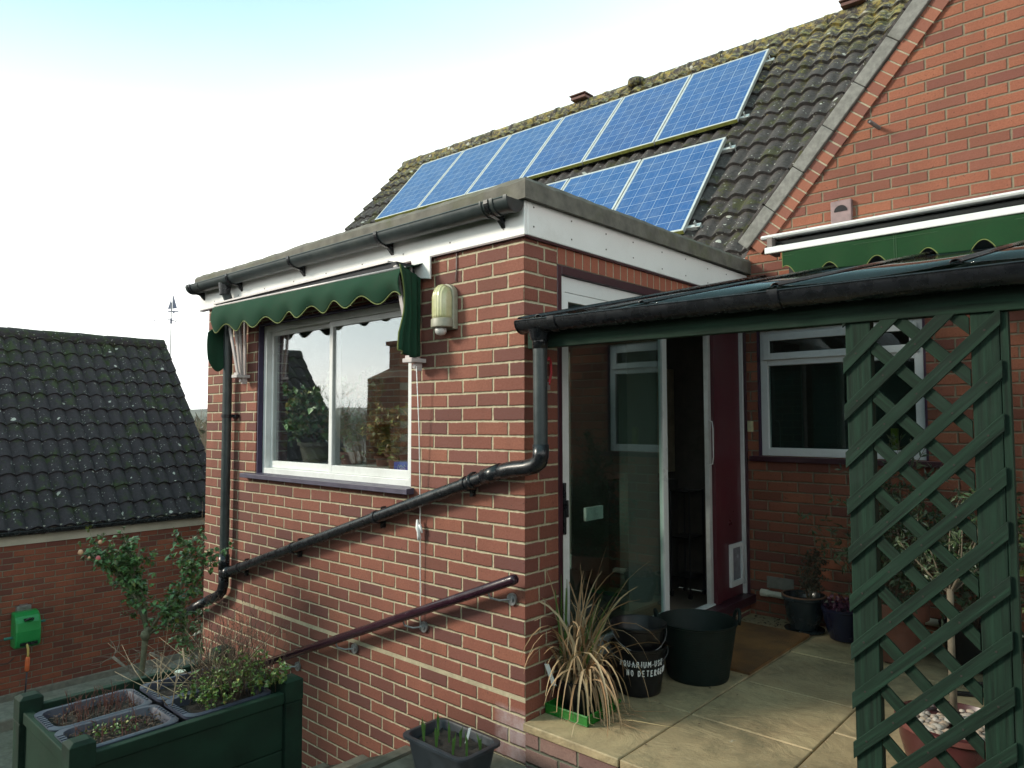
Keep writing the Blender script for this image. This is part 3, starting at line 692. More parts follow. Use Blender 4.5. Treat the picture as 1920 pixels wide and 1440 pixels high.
# boiler terminal and overflow stub
q = MB(); vx0, vx1, vz0, vz1 = .662, .802, 2.862, 3.008
q.box((vx0, 2.560, vz0-.03), (vx1, 2.5999, vz1)); bt = q.build('air_vent', simple('mauve_brown_plastic', (.20, .13, .13), .45), HS, bevel=.006)
q = MB(); n_ = 12; cx_, cz_ = (vx0+vx1)/2, vz0+.065
q.poly([(cx_+.045*cos(pi*i/n_), 2.5585, cz_+.045*sin(pi*i/n_)) for i in range(n_+1)], (0, -.0015, 0)); q.build('vent_mouth', simple('vent_black', (.01, .008, .01), .8), bt)
q = MB(); q.tube([(.985, 2.61, 3.468), (.955, 2.48, 3.485)], .0135, 12, cap=False); q.tube([(.985, 2.60, 3.468), (.956, 2.485, 3.4845)], .010, 10); q.build('overflow_pipe', simple('grey_pipe', (.16, .15, .15), .5), HS, smooth=True)
# ---------------- solar panels
RROT = Matrix((REX, RS, RN)).transposed().to_euler()
ALGAE_REFL = simple('algae_and_reflection_aluminium', (.27, .28, .06), .6, .1, var=.35, scale=18, bump=.1)  # yellow-green edge: algae plus a painted reflection of the lichen
def solar(name, label):
    r = thing(name, label, 'solar panel', group='solar panels on the tiled roof')
    W_, H_ = .992, 1.622
    q = MB(); q.box((0, 0, -.040), (.022, H_, 0)); q.box((W_-.022, 0, -.040), (W_, H_, 0)); q.box((.022, H_-.022, -.040), (W_-.022, H_, 0)); q.box((.022, .0012, -.0395), (W_-.022, .022, 0))
    q.build('frame', ALU, r, bevel=.0015)
    q = MB(); q.box((.001, -.002, -.041), (W_-.001, .0010, -.004)); q.build('lower_frame_edge', ALGAE_REFL, r)
    q = MB(); q.box((.022, .022, -.012), (W_-.022, H_-.022, -.003)); q.build('cell_glass', SOLAR, r)
    return r
sp = None
lab = ['first', 'second', 'third', 'fourth', 'fifth', 'sixth']
for row, (s_, de, ks) in enumerate(((0, 0, range(-6, 0)), (-1.965, -.035, range(-5, 0)))):
    for k_ in ks:
        if row == 0: lb = {-6: 'blue solar panel at the far left end of the upper row', -1: 'blue solar panel at the right end of the upper row beside bare tiles'}.get(k_, 'blue solar panel, %s from the left in the long upper row' % lab[k_+6])
        else: lb = {-1: 'blue solar panel at the right end of the lower row above the kerb', -2: 'blue solar panel second from the right in the lower row, cut off by the kerb', -3: 'blue solar panel of the lower row showing only a sliver above the kerb corner'}.get(k_)
        if lb is None: continue
        if sp is None: sp = solar('solar_panel', lb); o = sp
        else: o = copy_tree(sp); o['label'] = lb
        p = RP0+REX*(k_*1.01+de)+RS*s_
        o.location = p; o.rotation_euler = RROT
def rail(s, lb):
    r = thing('panel_mounting_rail', lb, 'mounting rail', RP0+RS*s+REX*.02-RN*.075, group='rails clamping the solar panels')
    q = MB(); c = RP0+RS*s-RN*.062; hl = 3.06 if s > 0 else 1.56; q.obox(c-REX*(hl-.04), (REX, RS, RN), (hl, .02, .019)); q.build('rail', ALU, r)
    q = MB(); c = RP0+RS*s+REX*.055-RN*.045
    q.obox(c, (REX, RS, RN), (.022, .03, .004)); q.obox(c+REX*.02-RN*.03, (REX, RS, RN), (.004, .022, .034)); q.obox(c+REX*.035-RN*.062-RS*.03, (REX, RS, RN), (.022, .06, .004)); q.obox(c-REX*.022+RN*.02, (REX, RS, RN), (.003, .02, .03))
    q.build('end_bracket', ALU, r, bevel=.002)
rail(1.38, 'aluminium rail end with bracket near the top right of the upper panels')
rail(.10, 'aluminium rail end with bracket at the lower right corner of the upper panels')
rail(-.52, 'aluminium rail end with bracket at the top right of the lower panels')
rail(-1.86, 'aluminium rail end with bracket at the bottom right of the lower panels by the kerb')

# ---------------- gutters and pipes
def gutter_run(name, a, b, r, mat, parent, lip=.006, up=0):
    a = Vector(a); b = Vector(b); d = (b-a).normalized(); s = d.cross(Vector((0, 0, 1))).normalized(); z = Vector((0, 0, 1))
    q = MB(); n = 16; vs = []
    for rr in (r, r-.0035):
        for p in (a, b):
            for i in range(n+1):
                t_ = pi*i/n; vs.append(p+s*cos(t_)*rr-z*sin(t_)*rr)
    k = n+1; fs = []
    for i in range(n):
        fs.append((i, i+1, k+i+1, k+i)); fs.append((2*k+i, 3*k+i, 3*k+i+1, 2*k+i+1))
        fs.append((i, 2*k+i, 2*k+i+1, i+1)); fs.append((k+i, k+i+1, 3*k+i+1, 3*k+i))
    fs += [(0, k, 3*k, 2*k), (n, 2*k+n, 3*k+n, k+n)]
    q.add(vs, fs)
    for sg in (-1, 1): q.tube([a+s*sg*(r-.001)+z*.001, b+s*sg*(r-.001)+z*.001], .0042, 6)
    return q.build(name, mat, parent, smooth=True, auto=50)
def half_ring(q, c, d, r0, r1, wd, full=False):
    d = Vector(d).normalized(); s = d.cross(Vector((0, 0, 1))).normalized(); z = Vector((0, 0, 1)); n = 18; c = Vector(c); k = len(q.v)
    for i in range(n+1):
        t_ = pi*i/n-(.12 if i == 0 else 0)+(.12 if i == n else 0)
        for rr in (r0, r1):
            for w_ in (-wd/2, wd/2): q.v.append(tuple(c+s*cos(t_)*rr-z*sin(t_)*rr+d*w_))
    for i in range(n):
        a = k+4*i
        for u, v in ((0, 1), (1, 3), (3, 2), (2, 0)): q.f.append((a+u, a+v, a+4+v, a+4+u))
    q.f += [(k, k+2, k+3, k+1), (k+4*n, k+4*n+1, k+4*n+3, k+4*n+2)]
G = thing('roof_gutter', 'black half round gutter along the fascia of the flat roof', 'gutter', (-1.7, -.09, 2.5))
ga, gb = Vector((-3.56, -.092, 2.572)), Vector((.018, -.092, 2.548))
gutter_run('channel', ga, gb, .060, GREYBLK, G)
q = MB()
for x, r1_, wd in ((.010, .066, .022), (-.085, .066, .02), (-.16, .066, .012), (-3.54, .066, .02), (-3.36, .065, .012)): half_ring(q, (x, -.092, 2.548+(.024*(-x/3.6))), (1, 0, 0), .0605, r1_, wd); q.build('gutter_joint', GREYBLK, G, smooth=True, auto=40); q = MB()
n = 14; 
for x in (.022, -3.565):
    zc = 2.548+(.024*(-x/3.6)); q.poly([(x, -.092+.064*cos(pi+pi*i/n), zc+.064*sin(pi+pi*i/n)) for i in range(n+1)], (-.004, 0, 0)); q.build('stop_end', GREYBLK, G); q = MB()
for x in (-.12, -1.02, -1.98, -2.86, -3.5):
    q = MB(); zc = 2.548+(.024*(-x/3.6)); half_ring(q, (x, -.092, zc), (1, 0, 0), .0606, .067, .030)
    q.poly([(x-.012, -.030, zc-.01), (x-.012, -.0225, zc-.11), (x-.012, -.06, zc-.075), (x-.012, -.12, zc-.062), (x-.012, -.08, zc-.060), (x-.012, -.04, zc-.04)], (.024, 0, 0))
    q.build('gutter_bracket', BLACKP, G, bevel=.001)
DP = thing('left_downpipe', 'black downpipe dropping from the roof gutter down the far left of the window wall', 'downpipe', (-3.0, -.055, 0))
xx = -3.0; q = MB(); q.tube([(xx, -.092, 2.50), (xx, -.085, 2.46), (xx, -.060, 2.40), (xx, -.058, 2.34), (xx, -.058, .36)], .034, 20, cap=False); q.build('pipe', GREYBLK, DP, smooth=True)
q = MB(); q.tube([(xx, -.092, 2.53), (xx, -.092, 2.44)], [.048, .040], 20, cap=False); q.build('outlet_funnel', BLACKP, DP, smooth=True)
q = MB(); q.tube([(xx, -.058, .44), (xx, -.058, .33)], .041, 20); q.build('socket', BLACKP, DP, smooth=True)
q = MB()
q.tube([(xx, -.058, .36), (xx, -.058, .22), (xx-.02, -.062, .16), (xx-.08, -.068, .115), (xx-.2, -.075, .07)], .038, 20); q.build('elbow', BLACKP, DP, smooth=True); q = MB(); q.tube([(xx-.2, -.075, .07), (xx-.62, -.10, -.11)], .034, 16); q.build('lower_pipe', BLACKP, DP, smooth=True)
q = MB()
for z in (1.50,): q.tube([(xx, -.058, z-.012), (xx, -.058, z+.012)], .040, 20); q.box((xx-.02, -.03, z-.012), (xx+.09, -.002, z+.012))
q.build('pipe_clip', BLACKP, DP, smooth=True, auto=40)
SP = thing('sloping_waste_pipe', 'long black pipe running diagonally down the window wall from the corner', 'pipe', (-1.4, -.06, .6))
a, b = Vector((-.20, -.062, 1.178)), Vector((-2.93, -.062, .318))
q = MB(); q.tube([a, b], .034, 20, cap=False); q.build('pipe', BLACKP, SP, smooth=True)
dv = (b-a).normalized()
q = MB()
q.tube([a-dv*.10, a+dv*.02], .0405, 20); q.tube([a+dv*.10, a+dv*.115], .043, 20); q.build('socket', BLACKP, SP, smooth=True); q = MB(); q.tube([b-dv*.05, b+dv*.07], .041, 20); q.build('socket', BLACKP, SP, smooth=True); q = MB()
q.tube([(.150, -.058, 1.345), (.150, -.058, 1.29), (.142, -.059, 1.262), (.115, -.060, 1.244), (.07, -.061, 1.232), (-.02, -.062, 1.222), (-.07, -.062, 1.212), a-dv*.05], .0395, 20); q.build('elbow', BLACKP, SP, smooth=True)
for d_ in (.16, .95, 1.9, 2.66):
    p = a+dv*d_; q = MB(); q.tube([p-dv*.011, p+dv*.011], .0395, 18); q.obox(p+Vector((0, .05, .028)), (dv, (0, 1, 0), (0, 0, 1)), (.011, .012, .03)); q.obox(p+Vector((0, .05, -.048)), (dv, (0, 1, 0), (0, 0, 1)), (.011, .012, .02)); q.build('pipe_clip', BLACKP, SP, smooth=True, auto=40)

# ---------------- lean-to canopy over the patio
LT = thing('patio_canopy', 'green timber lean-to canopy with clear roofing sheets over the patio', 'canopy', (1.3, 1.2, 2.1))
zb = lambda y: 1.950+(y+.05)*.224
bx = [.160, .728, 1.296, 1.866, 2.434, 3.0]
for i in range(5):
    q = MB(); q.grid(lambda u, v: (bx[i]-.0+(bx[i+1]-bx[i])*u, -.075+v*2.665, zb(-.075+v*2.665)+.004-.012*4*u*(1-u)), 8, 2); o = q.build('roof_sheet', POLY, LT, smooth=True, solid=.006)
q = MB(); q.grid(lambda u, v: (.035+.125*u, -.075+v*2.665, zb(-.075+v*2.665)+.004), 2, 2); q.build('roof_sheet', POLY, LT, solid=.006)
for x in [.045]+bx[:5]:
    q = MB(); r_ = .011 if x > .1 else .010
    q.grid(lambda u, v: (x+r_*1.4*cos(pi*u), -.088+v*2.68, zb(-.088+v*2.68)+.008+r_*sin(pi*u)), 10, 1); q.build('glazing_bar', simple('bronze_glazing_bar', (.035, .022, .022), .22, var=.1) if x == bx[2] or x == bx[3] else BLACKP, LT, smooth=True, solid=.003)
    if x > .1:
        q = MB(); q.bar((x, -.0, zb(0)-.046), (x, 2.595, zb(2.595)-.046), .045, .07); q.build('rafter', GREENW, LT, bevel=.003)
q = MB(); q.poly([(.03, -.010, 1.812), (3.05, -.010, 1.785), (3.05, -.010, 1.90), (.03, -.010, 1.915)], (0, .046, 0)); q.build('front_beam', GW_H, LT, bevel=.003)
q = MB(); q.box((.03, 2.555, 2.42), (3.05, 2.598, 2.50)); q.build('wall_plate', GREENW, LT, bevel=.003)
LG = thing('canopy_gutter', 'black gutter along the low front edge of the patio canopy', 'gutter', (1.5, -.06, 1.93))
gutter_run('channel', (.05, -.072, 1.934), (3.1, -.072, 1.908), .056, BLACKP, LG)
q = MB()
for x in (.27, 1.30): half_ring(q, (x, -.072, 1.934-.0085*x), (1, 0, 0), .0565, .061, .04); q.build('gutter_joint', BLACKP, LG, smooth=True, auto=40); q = MB()
q.poly([(.05, -.072+.059*cos(pi+pi*i/14), 1.934+.059*sin(pi+pi*i/14)) for i in range(15)], (-.004, 0, 0)); q.build('stop_end', BLACKP, LG); q = MB()
q.tube([(.150, -.072, 1.90), (.150, -.062, 1.845)], [.05, .042], 18, cap=False)
q.build('outlet', BLACKP, LG, smooth=True, auto=40)
DP2 = thing('corner_downpipe', 'short black downpipe under the canopy gutter in front of the brick corner', 'downpipe', (.15, -.058, 1.3))
q = MB(); q.tube([(.150, -.060, 1.865), (.150, -.058, 1.33)], .034, 22, cap=False); q.build('pipe', GREYBLK, DP2, smooth=True)
q = MB(); q.tube([(.150, -.060, 1.87), (.150, -.060, 1.80)], .0365, 22); q.build('socket', BLACKP, DP2, smooth=True)

# ---------------- trellis screen
TR = thing('trellis', 'dark green wooden lattice trellis between two posts under the canopy', 'trellis', (1.74, 0, -.18))
for (a, b) in ((1.508, 1.590), (1.885, 1.962)):
    q = MB(); q.box((a, .002, -.19), (b, .048, 1.80)); q.build('post', GW_V, TR, bevel=.003)
xl, xr = 1.502, 1.968; 
for i in range(-1, 14):
    z0_ = 1.618-.1655*i                       # lower corner at the left end
    z1_ = z0_+(xr-xl); pts = []
    wv = .056
    lo = [(xl, z0_), (xr, z1_)]; zt = 1.798
    P_ = [(xl, z0_), (xr, z1_), (xr, z1_+wv), (xl, z0_+wv)]
    # clip to z<zt
    out = []
    for k_ in range(4):
        p, q_ = P_[k_], P_[(k_+1) % 4]
        if p[1] <= zt: out.append(p)
        if (p[1]-zt)*(q_[1]-zt) < 0:
            t_ = (zt-p[1])/(q_[1]-p[1]); out.append((p[0]+(q_[0]-p[0])*t_, zt))
    out2 = []
    for k_ in range(len(out)):
        p, q_ = out[k_], out[(k_+1) % len(out)]
        if p[1] >= -.17: out2.append(p)
        if (p[1]+.17)*(q_[1]+.17) < 0:
            t_ = (-.17-p[1])/(q_[1]-p[1]); out2.append((p[0]+(q_[0]-p[0])*t_, -.17))
    if len(out2) < 3: continue
    q = MB(); q.poly([(p[0], -.0005, p[1]) for p in out2], (0, -.011, 0)); q.build('front_slat', GW_F, TR, bevel=.0015)
    # nail heads go in the slat mesh's own object
xa, xb = 1.592, 1.883
def clipz(P_, lo, hi):
    for (lim, sg) in ((hi, 1), (lo, -1)):
        out = []
        for k_ in range(len(P_)):
            p, q_ = P_[k_], P_[(k_+1) % len(P_)]
            if (p[1]-lim)*sg <= 0: out.append(p)
            if (p[1]-lim)*(q_[1]-lim) < 0:
                t_ = (lim-p[1])/(q_[1]-p[1]); out.append((p[0]+(q_[0]-p[0])*t_, lim))
        P_ = out
        if len(P_) < 3: return []
    return P_
for i in range(-3, 14):
    zc = 1.666-.1655*i; z0_ = zc+(1.806-xa)-.028; z1_ = zc-(xb-1.806)-.028; wv = .056
    P_ = clipz([(xa, z0_), (xb, z1_), (xb, z1_+wv), (xa, z0_+wv)], -.17, 1.798)
    if len(P_) < 3: continue
    q = MB(); q.poly([(p[0], .0115, p[1]) for p in P_], (0, -.0115, 0)); q.build('back_slat', GW_B, TR, bevel=.0015)
q = MB()
for i in range(-1, 14):
    for x in (1.545, 1.63, 1.73, 1.83, 1.925):
        z = 1.618-.1655*i+(x-xl)+.028
        if -.15 < z < 1.79: q.obox((x, -.0120, z), ((1, 0, 0), (0, 1, 0), (0, 0, 1)), (.0028, .0008, .0028))
q.build('nails', simple('rusty_nail', (.02, .014, .012), .8), TR)
q = MB(); q.box((1.964, .003, -.19), (1.985, .045, 1.797)); q.build('post', GW_V, TR)

# ---------------- window awning (folded hood)
AW = thing('window_awning', 'folded dark green scalloped hood awning above the big window', 'awning', (-1.85, -.05, 2.3))
def zt_(x): return 2.298+.030*max(0, min(1, (-x-.8)/2.1))
xa, xb = -2.975, -.728
def val(u, v):
    x = xa+(xb-xa)*u; top = zt_(x); ph = (x+.80)/.279
    bot = 2.123+.058*(.5+.5*cos(2*pi*ph+.25*sin(x*4.1)))+.008*sin(x*3.3)
    bow = .012*sin(2*pi*ph*.5)*v+.006*sin(x*5.3+2)*v+.004*sin(x*17)*v
    if v < .2: t_ = v/.2; return (x, -.03-.16*t_, top+.055*(1-t_)**1.2)
    t_ = (v-.2)/.8; return (x, -.19-.022*sin(pi*t_)-bow, top+(bot-top)*t_)
q = MB(); q.grid(val, 180, 14); va = q.build('valance', FABR, AW, smooth=True, solid=.003)
q = MB(); q.tube([tuple(Vector(val(i/220, 1))+Vector((0, -.001, 0))) for i in range(221)], .0042, 6); q.build('valance_binding', TRIM, va, smooth=True)
q = MB(); q.tube([(xa+.01, -.186, zt_(xa)+.004), (xb-.01, -.186, zt_(xb)+.004)], .008, 8); q.build('front_bar', BARS, AW, smooth=True)
# left end drape
def dl(u, v):   # u front->back , v top->bottom
    y = -.195+.14*u; z = 2.31-(.47-.09*(2*u-1)**2)*v
    bulge = .03*sin(pi*min(1, v*1.1))*(1-u)+.012*sin(9*u)*v
    yy = y-.02*sin(pi*v*.95)+(.03*(v-.45 if v > .45 else 0))*(1-u)*-1
    nar = .035*sin(pi*v*1.0)*0
    return (-2.985-.022*sin(pi*v)-.03*(1-abs(2*v-1))*(1-u)*0-.015*v+bulge*.2, yy + (.07*sin(pi*min(1, v/.45))*(1-u)*(1 if v < .45 else 0)), z)
q = MB(); q.grid(dl, 12, 24); q.build('left_side_drape', FABR, AW, smooth=True, solid=.003)
# right end drape, pleated, with a curled leading edge
def dr(u, v):
    z0_ = 2.318-.05*u; H = .475-.03*u+.02*sin(3*u)
    z = z0_-H*v
    y = -.205+.165*u
    y += .030*(1-u)**2*(sin(pi*min(1, v*1.25))-.9*max(0, v-.55)*1.6)*1.0
    x = -.725+.018*sin(u*19)*(.25+.75*v)*(1-.3*u)+.010*(1-u)*v - .02*u
    return (x, y, z)
q = MB(); q.grid(dr, 72, 22); q.build('right_side_drape', FABR, AW, smooth=True, solid=.003)
q = MB(); q.tube([tuple(Vector(dr(0, i/40))+Vector((.001, -.002, 0))) for i in range(41)]+[tuple(Vector(dr(i/40, 1))) for i in range(1, 12)], .0042, 6); q.build('drape_binding', TRIM, AW, smooth=True)
for sgx, nm in ((-2.80, 0), (-.790, 1)):
    for k_, (yb_, yt_) in enumerate(((-.020, -.028), (-.046, -.075), (-.066, -.115), (-.092, -.165))):
        q = MB(); q.bar((sgx+.012*k_, yb_, 1.80), (sgx-.008*k_, yt_, 2.33), .013, .030, up=(1, 0, 0)); q.build('folding_bow', BARS, AW, bevel=.003)
    q = MB(); q.box((sgx-.02, -.115, 1.785), (sgx+.06, -.008, 1.808)); q.box((sgx+.02, -.06, 1.74), (sgx+.04, -.02, 1.786)); q.box((sgx-.015, -.10, 1.80), (sgx+.045, -.085, 1.825)); q.tube([(sgx+.03, -.045, 1.765), (sgx+.03, -.075, 1.765)], .014, 10); q.build('hinge_plate', BARS, AW, bevel=.002)
q = MB(); q.poly([(-.835, -.028, 2.384), (-.665, -.028, 2.384), (-.665, -.028, 2.252), (-.77, -.028, 2.270), (-.815, -.028, 2.33)], (0, -.012, 0)); q.build('end_plate', WHITE, AW, bevel=.003)
q = MB(); q.box((-2.99, -.185, 2.350), (-.86, -.004, 2.362)); q.build('top_plate', BARS, AW); q = MB(); q.box((-2.98, -.17, 2.31), (-.80, -.006, 2.3499)); q.build('housing', simple('dark_awning_back', (.02, .02, .025), .8), AW)

# ---------------- patio awning on the gable wall
A2 = thing('patio_awning', 'rolled up green patio awning with white front bar on the gable wall', 'awning', (1.6, 2.5, 2.75))
q = MB(); q.poly([(.205, 2.598, 2.825), (.205, 2.598, 2.805), (.205, 2.46, 2.785), (.205, 2.435, 2.79), (.205, 2.425, 2.805), (.205, 2.44, 2.818)], (2.8, 0, 0)); q.build('top_hood', WHITE, A2, bevel=.004)
q = MB(); q.box((.255, 2.372, 2.665), (3.0, 2.412, 2.712)); q.build('front_bar', WHITE, A2, bevel=.006)
q = MB(); q.tube([(.28, 2.50, 2.742), (3.0, 2.50, 2.742)], .034, 16); q.build('fabric_roll', simple('dark_roll', (.006, .008, .008), .9), A2, smooth=True)
q = MB(); q.box((.36, 2.56, 2.43), (3.0, 2.597, 2.80)); q.build('back_plate', simple('back_plate_shade_black', (.01, .01, .011), .7), A2)  # plate carried down as a black sheet: painted shade inside the awning
q = MB(); q.box((.262, 2.405, 2.672), (.30, 2.56, 2.79)); q.box((.30, 2.43, 2.69), (.36, 2.47, 2.73)); q.build('arm_bracket', simple('brown_grey_bracket', (.16, .13, .12), .6), A2, bevel=.003)
def v2(u, v):
    x = .378+2.6*u; ph = (x-.70)/.297
    top = 2.664; bot = 2.462+.068*max(0, cos(2*pi*ph))**.8+.012*cos(2*pi*ph) + (.0 if x > .48 else .02)
    return (x, 2.386-.008*sin(2*pi*ph)*v+.006*sin(x*7), top+(bot-top)*v)
q = MB(); q.grid(v2, 220, 10); va = q.build('valance', FABR2, A2, smooth=True, solid=.003)
q = MB(); q.tube([tuple(Vector(v2(i/240, 1))+Vector((0, -.001, 0))) for i in range(241)], .0035, 6); q.tube([tuple(Vector(v2(0, i/10))) for i in range(11)], .0035, 6); q.build('valance_binding', TRIM, va, smooth=True)
q = MB()
for zz_ in (2.635,): q.tube([(.385, 2.3835, zz_), (2.95, 2.3835, zz_)], .0009, 4)
for x_ in (1.105, 1.118): q.tube([(x_, 2.3845, 2.66), (x_, 2.383, 2.50)], .0009, 4)
q.build('stitching', simple('pale_thread', (.09, .16, .09), .8), va)

# ---------------- wall lamp
LM = thing('wall_lamp', 'yellowed oval bulkhead wall lamp with sensor beside the awning', 'wall lamp', (-.555, -.02, 2.08))
lx = -.545; n = 20
pl = [(lx+.068*cos(pi*i/n), -.0005, 2.140+.068*sin(pi*i/n)) for i in range(n+1)]+[(lx-.068, -.0005, 1.955), (lx+.068, -.0005, 1.955)]
q = MB(); q.poly(pl, (0, -.035, 0)); q.build('back_plate', simple('grey_beige_plastic', (.30, .29, .22), .45), LM, bevel=.006)
q = MB(); q.lathe([(.052, 2.012), (.054, 2.03), (.054, 2.13), (.050, 2.155), (.040, 2.180), (.023, 2.196), (.006, 2.202)], (lx, -.056, 0), 24, 1.1, 1.0)
cv = MT('yellowed_clear_cover'); p_ = cv.obj(); xx_, yy_, zz_ = cv.xyz(p_)
cv.base(cv.mix(cv.rng(cv.noise(p_, 12, 4), .3, .7), (.42, .42, .20), (.60, .58, .38)), .22)
cv.bump(cv.math('SINE', cv.math('MULTIPLY', xx_, 420)), .35, .004); q.build('cover', cv.m, LM, smooth=True)
q = MB(); q.lathe([(.054, 1.962), (.060, 1.966), (.060, 2.008), (.056, 2.014)], (lx, -.054, 0), 24, 1.12, 1.0); q.build('base_collar', simple('grey_beige_plastic_dark', (.26, .25, .19), .45), LM, smooth=True, auto=40, bevel=.003)
q = MB(); q.lathe([(.004, 1.921), (.022, 1.926), (.032, 1.940), (.034, 1.960)], (lx-.004, -.062, 0), 18); q.build('sensor_dome', simple('milky_sensor', (.52, .52, .50), .3), LM, smooth=True)
tag(MB().tube([(-.485, -.006, 2.38), (-.485, -.006, 2.30), (-.49, -.007, 2.22)], .004, 6).build('lamp_cable', simple('grey_cable', (.22, .17, .16), .5), smooth=True), 'thin grey cable running down the bricks to the wall lamp', 'cable')

# ---------------- awning cord with cleat, handrail
q = MB(); q.tube([(-.742, -.070, 1.765), (-.745, -.045, 1.4), (-.752, -.03, .99), (-.758, -.024, .88), (-.760, -.02, .60), (-.757, -.018, .40), (-.762, -.017, .30)], .0028, 6); cd = q.build('awning_cord', WPAINT, smooth=True)
tag(cd, 'thin white awning cord hanging down the brick wall to its cleat', 'cord')
q = MB(); q.tube([(-.775, -.03, .905), (-.765, -.035, .86), (-.748, -.03, .80)], [.006, .013, .006], 8); q.tube([(-.755, -.03, .88), (-.735, -.028, .835)], [.009, .005], 8); q.tube([(-.77, -.03, .845), (-.765, -.03, .79)], .006, 8)
tag(q.build('cord_cleat', WLAB, smooth=True), 'small white cleat with cord wound on it on the brick wall', 'cleat')
HR = thing('handrail', 'dark maroon handrail on steel brackets sloping down beside the steps', 'handrail', (-1.5, -.08, .1))
a, b = Vector((.012, -.080, .700)), Vector((-3.3, -.080, -.602)); dv = (b-a).normalized()
q = MB(); q.tube([a, a+dv*.004, a+dv*.02, b], [.014, .022, .0255, .0255], 20); q.build('rail', simple('glossy_maroon_rail', (.028, .010, .018), .18, var=.15), HR, smooth=True)
for x in (-.115, -.775, -1.42, -2.06, -2.75):
    t_ = (x-a.x)/dv.x; p = a+dv*t_; q = MB()
    q.tube([p+Vector((-.06, 0, -.045)), p+Vector((-.055, .01, -.072)), p+Vector((-.02, .04, -.085)), p+Vector((.035, .068, -.075))], .0055, 8)
    q.tube([p+Vector((.035, .066, -.075)), p+Vector((.035, .0785, -.075))], .030, 18); q.tube([p+Vector((.035, .060, -.075)), p+Vector((.035, .07, -.075))], .014, 12)
    q.obox(p+Vector((-.06, 0, -.03)), (dv, (0, 1, 0), (0, 0, 1)), (.03, .008, .006)); q.build('bracket', STEEL, HR, smooth=True, auto=40)
# doorbell box and red tool
q = MB(); q.box((.016, 2.565, 1.372), (.050, 2.598, 1.452)); q.box((.028, 2.563, 1.395), (.040, 2.566, 1.43)); tag(q.build('door_bell', simple('cream_plastic', (.52, .50, .30), .4), bevel=.004), 'small cream door bell box in the corner beside the house window', 'door bell')
q = MB(); q.tube([(.012, .165, 1.765), (.014, .175, 1.78), (.014, .19, 1.765), (.014, .193, 1.70), (.014, .178, 1.655), (.014, .172, 1.64)], .007, 8)
rt = q.build('hook_tag', simple('red_plastic', (.45, .02, .03), .4), smooth=True); tag(rt, 'little red hook shaped tag hanging behind the corner downpipe', 'hook')
q = MB(); q.box((.010, .160, 1.615), (.018, .180, 1.655)); q.build('tag_end', STEEL, rt)
# ---------------- garage (neighbouring building, left)
GA = thing('brick_garage', 'low brick outbuilding with dark mossy tiled roof at the left edge', 'garage', (-10.4, -1, -2))
gx, gy1, gy0 = -8.1, 2.34, -4.85
wall('wall', BR_N, GA, 'y', gy0, gy1, -2.3, .02, gx, .25, [])
q = MB(); q.box((gx-.02, gy0, -2.3), (gx+.035, gy1, -1.83)); q.build('plinth', CONC, GA, bevel=.01)
TH = radians(48.9); GS = Vector((-cos(TH), 0, sin(TH))); GN = Vector((sin(TH), 0, cos(TH))); G0 = Vector((gx+.14, 0, .035))+GS*.16
def grp(e, s, h): return Vector((G0.x, e, G0.z))+GS*s+GN*(h-.05)
SL = 3.53
tl = tiles(gy0, 2.42, -.02, SL, .285, .186, .060, grp, 9, samples=9, thick=.030)
gr = tl.build('roof', ROOF_N, GA, smooth=True, auto=38)
q = MB(); y = gy0
RG = grp(0, SL, .02)
while y < 2.38:
    j = rb.uniform(-.008, .008); q.tube([(RG.x, y, RG.z-.03+j), (RG.x, min(y+.45, 2.44), RG.z-.03-j)], .115, 14); y += .453
q.build('ridge_tiles', ROOF_N, gr, smooth=True, auto=50)
q = MB(); q.add([grp(gy0, SL, -.03), grp(2.42, SL, -.03), (RG.x-2.5, 2.42, 0), (RG.x-2.5, gy0, 0)], [(0, 1, 2, 3)]); q.build('back_slope', ROOF_N, GA)
q = MB(); q.poly([(gx, gy1, -2.3), (gx, gy1, .05), (RG.x, gy1, RG.z-.1), (2*RG.x-gx, gy1, .05), (2*RG.x-gx, gy1, -2.3)], (0, -.2, 0)); q.build('end_gable', BR_N, GA)
q = MB(); q.obox((G0+GS*SL/2+Vector((0, 2.40, 0))-GN*.062-Vector((0, .03, 0))), (GS, (0, 1, 0), GN), (SL/2, .035, .03)); q.build('verge', ROOF_N, GA)
q = MB(); q.box((gx+.001, gy0, -.050), (gx+.022, 2.44, .16)); q.build('fascia', simple('cream_fascia', (.50, .47, .38), .6, var=.12, scale=4, dirt=(.3, .28, .22, .4)), GA, bevel=.003)
GG = thing('garage_gutter', 'black gutter under the eaves of the garage roof', 'gutter', (gx+.14, 0, 0))
gutter_run('channel', (gx+.086, gy0, .130), (gx+.086, 2.46, .120), .056, BLACKP, GG)
for y in (-4.0, -3.0, -2, -1, .05, 1.1, 2.1):
    q = MB(); half_ring(q, (gx+.086, y, .124), (0, 1, 0), .0566, .062, .03); q.build('gutter_bracket', BLACKP, GG)
